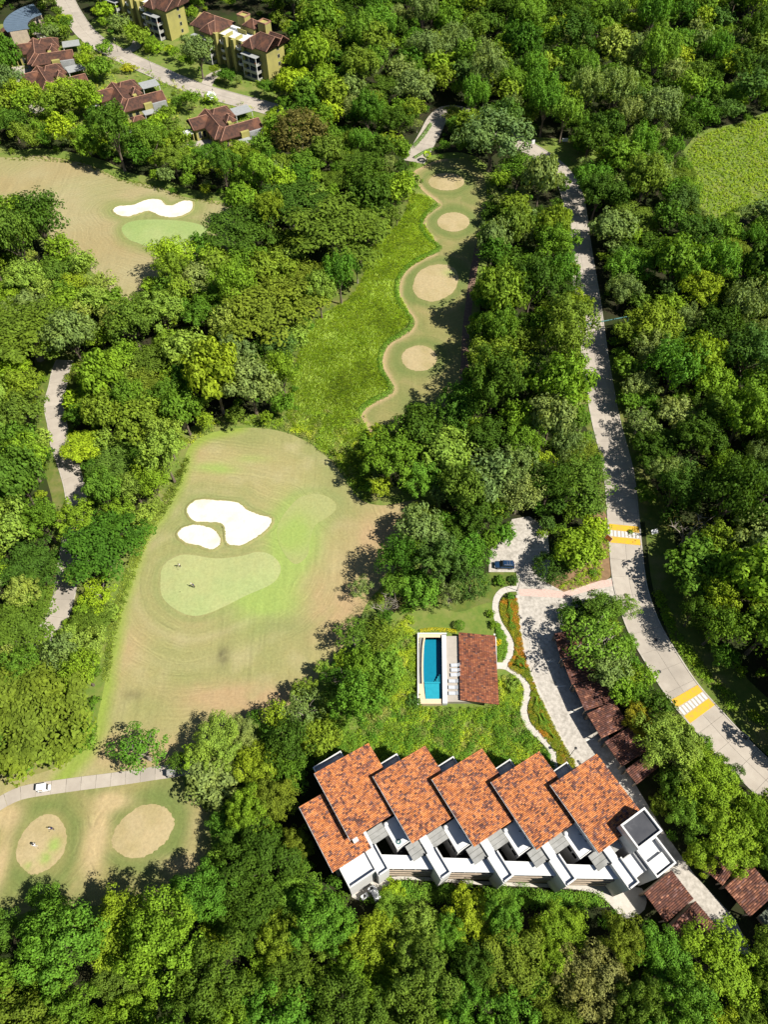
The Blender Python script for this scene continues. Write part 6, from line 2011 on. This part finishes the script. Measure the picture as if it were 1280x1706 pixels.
def blades(name, poly, n, per, length, mat, label, cat, lean=.95, width=.075, patchy=0.0):
    """tufts of leaning blades, the lean drifting like combed grass"""
    X, Y = in_poly(poly, n)
    if patchy:
        k = NR.random(len(X)) > patchy * (fbm(X / 4, Y / 4, 13) - .3) * 2.2
        X, Y = X[k], Y[k]
    m = len(X)
    dirn = math.pi + (fbm(X / 6, Y / 6, 21) - .5) * 2.6
    L = length * (.7 + .6 * fbm(X / 3, Y / 3, 22))
    X = np.repeat(X, per) + NR.normal(size=m * per) * .22; Y = np.repeat(Y, per) + NR.normal(size=m * per) * .22
    a = np.repeat(dirn, per) + NR.normal(size=m * per) * .8; L = np.repeat(L, per) * NR.uniform(.7, 1.3, m * per)
    dx, dy = np.cos(a), np.sin(a)
    w_ = width * NR.uniform(.7, 1.4, m * per)
    b = np.c_[X, Y, np.full(m * per, .01)]
    side = np.c_[-dy, dx, np.zeros(m * per)] * w_[:, None]
    mid = b + np.c_[dx * L * lean * .35, dy * L * lean * .35, L * .5]
    tip = b + np.c_[dx * L * lean, dy * L * lean, L * .62]
    V = np.stack([b - side, b + side, mid + side * .8, tip], 1).reshape(-1, 3)
    F = (np.arange(m * per) * 4)[:, None] + np.array([[0, 1, 2, 3]])
    tint = np.repeat(np.repeat(fbm(X.reshape(m, per)[:, 0] / 7, Y.reshape(m, per)[:, 0] / 7, 31), per), 4) + NR.normal(size=m * per * 4) * .0
    return tag(np_mesh(name, V, F, M[mat], vattr={'tint': tint}), label, cat, kind='stuff')


def cover(name, poly, n, per, size, h, mat, label=None, cat=None, parent=None, nscale=4.0, thin=0.0, z0=0.0):
    """low leafy plants"""
    X, Y = in_poly(poly, n)
    if thin:
        k = NR.random(len(X)) > thin * (fbm(X / 5, Y / 5, 17) - .35) * 3
        X, Y = X[k], Y[k]
    m = len(X)
    hh = h * (.4 + 1.2 * fbm(X / 2.5, Y / 2.5, 5))
    c = np.repeat(np.c_[X, Y, hh * .55 + z0], per, 0)
    d = rdir(NR, m * per, -.3)
    C = c + d * np.repeat(np.c_[hh * .8, hh * .8, hh * .5], per, 0) * NR.uniform(.5, 1, (m * per, 1))
    V, F = leaves(C, unit(d + np.array([[0, 0, .8]]) + NR.normal(size=C.shape) * .4), size, NR)
    tint = np.repeat(fbm(c[:, 0] / nscale, c[:, 1] / nscale, 33) * 1.6 + np.repeat(NR.normal(size=m) * .05, per), 4)
    o = np_mesh(name, V, F, M[mat], parent, vattr={'tint': tint})
    return tag(o, label, cat, kind='stuff')


BANK = wpoly(Z(440, 150, 2.9925, [(745, 520), (850, 562), (790, 660), (872, 790), (712, 890), (662, 1000), (735, 1150), (590, 1290), (585, 1400), (632, 1490), (470, 1620), (545, 1740), (520, 2000), (430, 1930), (330, 1800), (200, 1720), (120, 1620), (150, 1450), (205, 1250), (290, 1130), (430, 1050), (505, 930), (505, 830), (640, 710), (720, 600)]), 2)
blades('tall_grass', BANK, 15000, 9, .95, 'lf_grass', 'bank of tall bright green grass between the woods and the row of tees', 'tall grass', patchy=.12)
cover('brush', wpoly([(470, 690), (510, 682), (600, 690), (608, 720), (592, 770), (592, 825), (560, 775), (510, 735), (455, 714), (380, 708), (320, 738), (318, 728), (380, 695)], 3), 1500, 14, .3, .8, 'lf_cover', 'bright green brush along the top edge of the main fairway', 'brush', thin=.4)
FIELD = wpoly([(1125, 310), (1160, 235), (1230, 208), (1420, 160), (1420, 345), (1280, 345), (1215, 356), (1180, 384), (1140, 355)], 3)
cover('field_plants', FIELD, 9000, 6, .5, .55, 'lf_field', 'weedy bright green field at the upper right edge', 'field', thin=.35)
for side, px in (('left', [(182, 1130), (172, 1130), (178, 1060), (190, 1010), (205, 965), (228, 900), (252, 860), (285, 805), (305, 770), (318, 760), (300, 812), (268, 868), (245, 905), (222, 968), (204, 1020), (192, 1065)]), ('far', [(20, 262), (110, 264), (160, 276), (200, 296), (260, 308), (310, 326), (380, 336), (380, 342), (310, 334), (255, 316), (200, 304), (160, 284), (110, 271), (20, 268)])):
    blades('rough_grass', wpoly(px, 2), 1500, 5, .5, 'lf_cover2', f'strip of longer grass along the {"left edge of the main fairway" if side == "left" else "far edge of the upper left fairway"}', 'rough grass')
GARD = wpoly([(545, 1262), (590, 1222), (640, 1195), (690, 1180), (770, 1182), (850, 1178), (868, 1200), (890, 1228), (915, 1262), (925, 1290), (860, 1300), (760, 1310), (640, 1300), (560, 1300)], 2)
cover('ground_cover', GARD, 3400, 16, .26, .75, 'lf_cover', 'mixed yellow-green planting on the slope between the pool and the orange roofs', 'planting', thin=.2)
cover('slope_shrubs', GARD, 480, 60, .26, 1.35, 'lf_hedge', 'rounded green shrubs among the planting above the orange roofs', 'shrubs', thin=.6)
cover('ground_cover', wpoly([(640, 1075), (690, 1010), (690, 1180), (640, 1200), (600, 1210)], 1), 1100, 20, .28, .95, 'lf_cover', 'rough green planting left of the swimming pool', 'planting', thin=.5)
cover('ground_cover', wpoly(Z(820, 960, 5.333, [(60, 900), (200, 880), (280, 1000), (270, 1130), (240, 1230), (160, 1180), (70, 1150)]), 1), 420, 14, .24, .6, 'lf_cover', 'leafy planting between the pavilion and the curving footpath', 'planting', thin=.2)
cover('ground_cover', wpoly(Z(820, 960, 5.333, [(10, 400), (60, 420), (130, 560), (140, 660), (110, 740), (45, 740), (40, 500)]), 1), 300, 14, .24, .6, 'lf_hedge', 'dark green planting inside the footpath bend beside the pavilion', 'planting')
cover('ground_cover', wpoly([(600, 1500), (660, 1470), (720, 1474), (800, 1480), (900, 1486), (1000, 1492), (1010, 1506), (900, 1512), (720, 1500), (640, 1506)], 1), 900, 16, .3, 1.1, 'lf_hedge', 'dark green shrubs along the foot of the white block', 'planting', thin=.3)
cover('ground_cover', wpoly([(1085, 980), (1105, 990), (1130, 1050), (1175, 1115), (1225, 1160), (1290, 1210), (1290, 1240), (1215, 1185), (1165, 1130), (1118, 1065)], 1), 1500, 14, .3, .75, 'lf_lime2', 'weeds on the verge right of the road bend', 'weeds', thin=1.0)
cover('ground_cover', wpoly([(985, 880), (1012, 870), (1016, 920), (1000, 965), (950, 985), (930, 980), (985, 940)], 1), 420, 12, .26, .6, 'lf_lime', 'bright planting in the bed at the road corner left of the upper crossing', 'planting', thin=.6)
cover('village_planting', wpoly([(60, 60), (130, 70), (200, 100), (300, 140), (440, 185), (460, 200), (440, 240), (330, 262), (200, 255), (60, 215), (20, 150)], 1), 2600, 10, .5, 1.0, 'lf_cover', 'garden shrubs and ground cover filling the plots between the village houses', 'planting', thin=.9)
cover('village_planting', wpoly([(180, 30), (230, 60), (320, 100), (440, 150), (470, 160), (480, 130), (400, 140), (330, 105), (240, 62)], 1), 700, 10, .5, .8, 'lf_cover', 'garden shrubs in front of the olive apartments', 'planting', thin=1.0)


def hedge(name, px, width, h, mat, label, n_per_m=70, size=.2):
    c, L = ribbon(px, width)
    n = int(L[-1] * n_per_m)
    S = NR.uniform(0, L[-1], n); C = []; N = []
    for s_ in S:
        p, d = along(c, L, s_); q = Vector((d.y, -d.x))
        a = rnd.uniform(0, math.pi)
        o = math.cos(a) * width / 2 * rnd.uniform(.85, 1.1)
        C.append((p.x + q.x * o, p.y + q.y * o, max(.05, math.sin(a) * h * rnd.uniform(.8, 1.08))))
        N.append((q.x * math.cos(a), q.y * math.cos(a), math.sin(a) + .15))
    C = np.array(C); N = unit(np.array(N) + NR.normal(size=(n, 3)) * .3)
    V, F = leaves(C, N, size, NR)
    root = empty(name, (0, 0, 0))
    np_mesh('foliage', V, F, M[mat], root)
    mb = MB()
    for s_ in np.arange(.5, L[-1], 2.5):
        p, d = along(c, L, s_); mb.tube([(p.x, p.y, 0), (p.x, p.y, h * .6)], .03, 4)
    mb.build('stems', M['bark'], root)
    return tag(root, label, 'hedge')


hedge('hedge', Z(440, 150, 2.9925, [(872, 572), (838, 596), (795, 632), (782, 680), (812, 738), (862, 775), (876, 792), (842, 812), (775, 842), (712, 886), (672, 938), (660, 1000), (672, 1066), (712, 1116), (736, 1152), (726, 1190), (682, 1222), (622, 1256), (585, 1308), (578, 1382), (608, 1442), (634, 1490), (612, 1516), (552, 1546), (502, 1576), (470, 1612)]), 1.9, .9, 'lf_hedge', 'long wavy low hedge along the left edge of the row of tees', 90, .26)
hedge('hedge', [(699, 1180), (696, 1140), (695, 1100), (697, 1066), (699, 1058)], 1.0, .8, 'lf_yflower', 'yellow hedge along the left side of the swimming pool', 110, .18)
hedge('hedge', [(700, 1052), (720, 1049), (742, 1050), (762, 1053)], .9, .7, 'lf_yflower', 'yellow hedge along the top end of the swimming pool', 100, .18)
hedge('hedge', [(690, 264), (712, 252), (738, 246)], 1.2, .8, 'lf_hedge', 'low hedge between the end of the upper road and the topmost tee', 80, .26)
hedge('hedge', [(688, 246), (704, 228), (718, 208)], 1.5, 1.0, 'lf_hedge', 'hedge on the left side of the short upper road', 80, .3)
hedge('hedge', Z(480, 1200, 1.8286, [(525, 490), (545, 497), (562, 492)]), 1.3, 1.0, 'lf_hedge', 'clipped crescent hedge in front of the white block, left one', 130, .16)
hedge('hedge', Z(480, 1200, 1.8286, [(695, 492), (712, 503), (735, 505)]), 1.3, 1.0, 'lf_hedge', 'clipped crescent hedge in front of the white block, right one', 130, .16)


def bed(px, clips, label):
    root = empty('flower_bed', (0, 0, 0))
    poly = wpoly(px, 3)
    patch('soil', poly, .05, M['soil'], 1.5, parent=root)
    tag(cover('flowers', poly, int(420 + 26 * len(px) * 3), 22, .14, .42, 'lf_flower', parent=root, nscale=2.2), kind='stuff')
    for cp in clips:
        c, L = ribbon(cp, 1)
        mb = MB(); n = max(4, int(L[-1] / .5)); pts = [along(c, L, L[-1] * i / n)[0] for i in range(n + 1)]
        n_ = int(L[-1] * 170)
        C = []; N = []
        for _ in range(n_):
            p, d = along(c, L, rnd.uniform(0, L[-1])); q = Vector((d.y, -d.x)); a = rnd.uniform(0, math.pi)
            w_ = .75 * (.7 + .5 * math.sin(p.y * 1.7))
            C.append((p.x + q.x * math.cos(a) * w_, p.y + q.y * math.cos(a) * w_, .1 + math.sin(a) * .7)); N.append((q.x * math.cos(a), q.y * math.cos(a), math.sin(a) + .3))
        V, F = leaves(np.array(C), unit(np.array(N) + NR.normal(size=(n_, 3)) * .22), .15, NR)
        np_mesh('clipped_hedge', V, F, M['lf_hedge'], root)
    tag(root, label, 'flower bed')


B6 = lambda pts: Z(820, 960, 5.333, pts)
bed(B6([(100, 195), (200, 200), (222, 210), (243, 400), (276, 640), (335, 850), (398, 1015), (352, 1008), (322, 940), (262, 880), (145, 800), (195, 700), (200, 600), (172, 520), (112, 430), (78, 330), (72, 250)]),
    [B6([(155, 220), (150, 290), (165, 360), (165, 430), (195, 480)]), B6([(255, 730), (225, 790), (285, 825), (255, 740)])], 'orange and green flower bed between the footpath and the drive, upper one')
bed(B6([(348, 1032), (405, 1032), (535, 1300), (635, 1490), (738, 1680), (595, 1690), (565, 1570), (435, 1400), (355, 1310), (324, 1220), (330, 1130)]),
    [B6([(395, 1080), (390, 1180), (420, 1260), (440, 1310), (500, 1380), (560, 1450)]), B6([(430, 1120), (440, 1230), (490, 1320)])], 'orange and green flower bed between the footpath and the drive, lower one')


def shrub(px, py, rpx, mat, label, zs=1.0, form='bush'):
    c = at(px, py, .6); r = rpx * depth(c.x, c.y, .6) / FOC
    K = KIND[form]; p = rp.choice(K['prot'])
    e = empty('shrub', (c.x, c.y, -.03), rp.uniform(0, 6)); e.scale = (r, r, r * zs)
    for nm in ('crown', 'trunk'):
        o = bpy.data.objects.new(nm, p[nm]); COL.objects.link(o); o.parent = e
        if nm == 'crown':
            o.material_slots[0].link = 'OBJECT'; o.material_slots[0].material = M[mat]
    tag(e, label, 'shrub')


for a in (
    (766, 1043, 11, 'lf_hedge', 'round clipped shrub standing alone on the small lawn above the pavilion', .8, 'ball'),
    (833, 970, 11, 'lf_hedge', 'round clipped shrub just below the blue car, left one'), (856, 967, 10, 'lf_blue', 'round shrub just below the blue car, right one'),
    (853, 1142, 14, 'lf_pale2', 'large pale shrub beside the lower right corner of the pavilion', .9), (830, 1070, 7, 'lf_yflower', 'yellow flowering shrub against the right side of the pavilion roof', 1.0),
    (823, 1040, 9, 'lf_lime2', 'yellow-green shrub left of the footpath, above the pavilion', 1.0), (818, 1022, 8, 'lf_lime2', 'small yellow-green shrub left of the upper footpath bend', 1.0),
    (1058, 1106, 13, 'lf_hedge', 'rounded hedge-like shrub between the drive trees and the road', 1.0),
    (850, 994, 8, 'lf_hedge', 'dark shrub at the top tip of the upper flower bed', 1.0), (690, 1168, 15, 'lf_blue', 'dark blue-green shrub at the lower left corner of the pool', .8),
    (1052, 885, 5, 'lf_lime2', 'small lime shrub on the verge by the upper crossing', 1.0), (655, 1482, 22, 'lf_lime', 'bright green shrub below the left stair tower', .7),
    (262, 86, 13, 'lf_lime', 'rounded lime shrub in front of the cut-off olive apartments, right one', 1.0), (238, 72, 13, 'lf_lime', 'rounded lime shrub in front of the cut-off olive apartments, left one', 1.0), (248, 84, 10, 'lf_lime', 'rounded lime shrub in front of the cut-off olive apartments, middle one', 1.0),
    (135, 108, 12, 'lf_lime', 'bright lime shrub beside the upper left brown house', 1.0), (350, 170, 14, 'lf_lime', 'bright lime shrub behind the house with the pergola', 1.0),
    (175, 85, 16, 'lf_lime2', 'wide olive shrub on the village street corner', .8), (215, 118, 14, 'lf_yellow2', 'yellowish shrub beside the middle house carport', .7), (60, 62, 16, 'lf_dark', 'dark rounded shrub below the curved blue-grey roof', 1.2)):
    shrub(*a)


def palm(px, py, rpx, mat, label, h=3.0):
    c = at(px, py, h); r = rpx * depth(c.x, c.y, h) / FOC
    root = empty('fan_palm', (c.x, c.y, 0))
    mb = MB(); mb.tube([(0, 0, 0), (0, 0, h * .6), (.05, 0, h)], [.22, .16, .13], 7); mb.build('trunk', M['bark'], root)
    for k in range(16):
        a = k * 2.4; el = .9 - k * .075
        d = Vector((math.cos(a) * math.cos(el), math.sin(a) * math.cos(el), math.sin(el)))
        s_ = Vector((-math.sin(a), math.cos(a), 0)); u = d.cross(s_)
        mb = MB(); hub = Vector((0, 0, h)) + d * r * .45
        mb.tube([(0, 0, h), hub], .025, 4)
        for q in range(9):
            t = (q - 4) / 4 * 1.25
            e_ = hub + (d * math.cos(t) + s_ * math.sin(t)) * r * .55 - Vector((0, 0, .06 * r))
            w_ = (s_ * math.cos(t) - d * math.sin(t)) * .07 * r
            mb.add([hub, hub.lerp(e_, .6) + w_, e_, hub.lerp(e_, .6) - w_], [(0, 1, 2, 3)])
        mb.build('frond', M[mat], root)
    tag(root, label, 'palm')


palm(214, 228, 14, 'lf_silver', 'silver fan palm below the middle brown-roofed house', 4)
palm(352, 160, 9, 'lf_silver', 'small silver fan palm beside the village street above the pergola house', 3)
palm(712, 258, 8, 'lf_lime', 'small green palm at the end of the short upper road', 2.5)
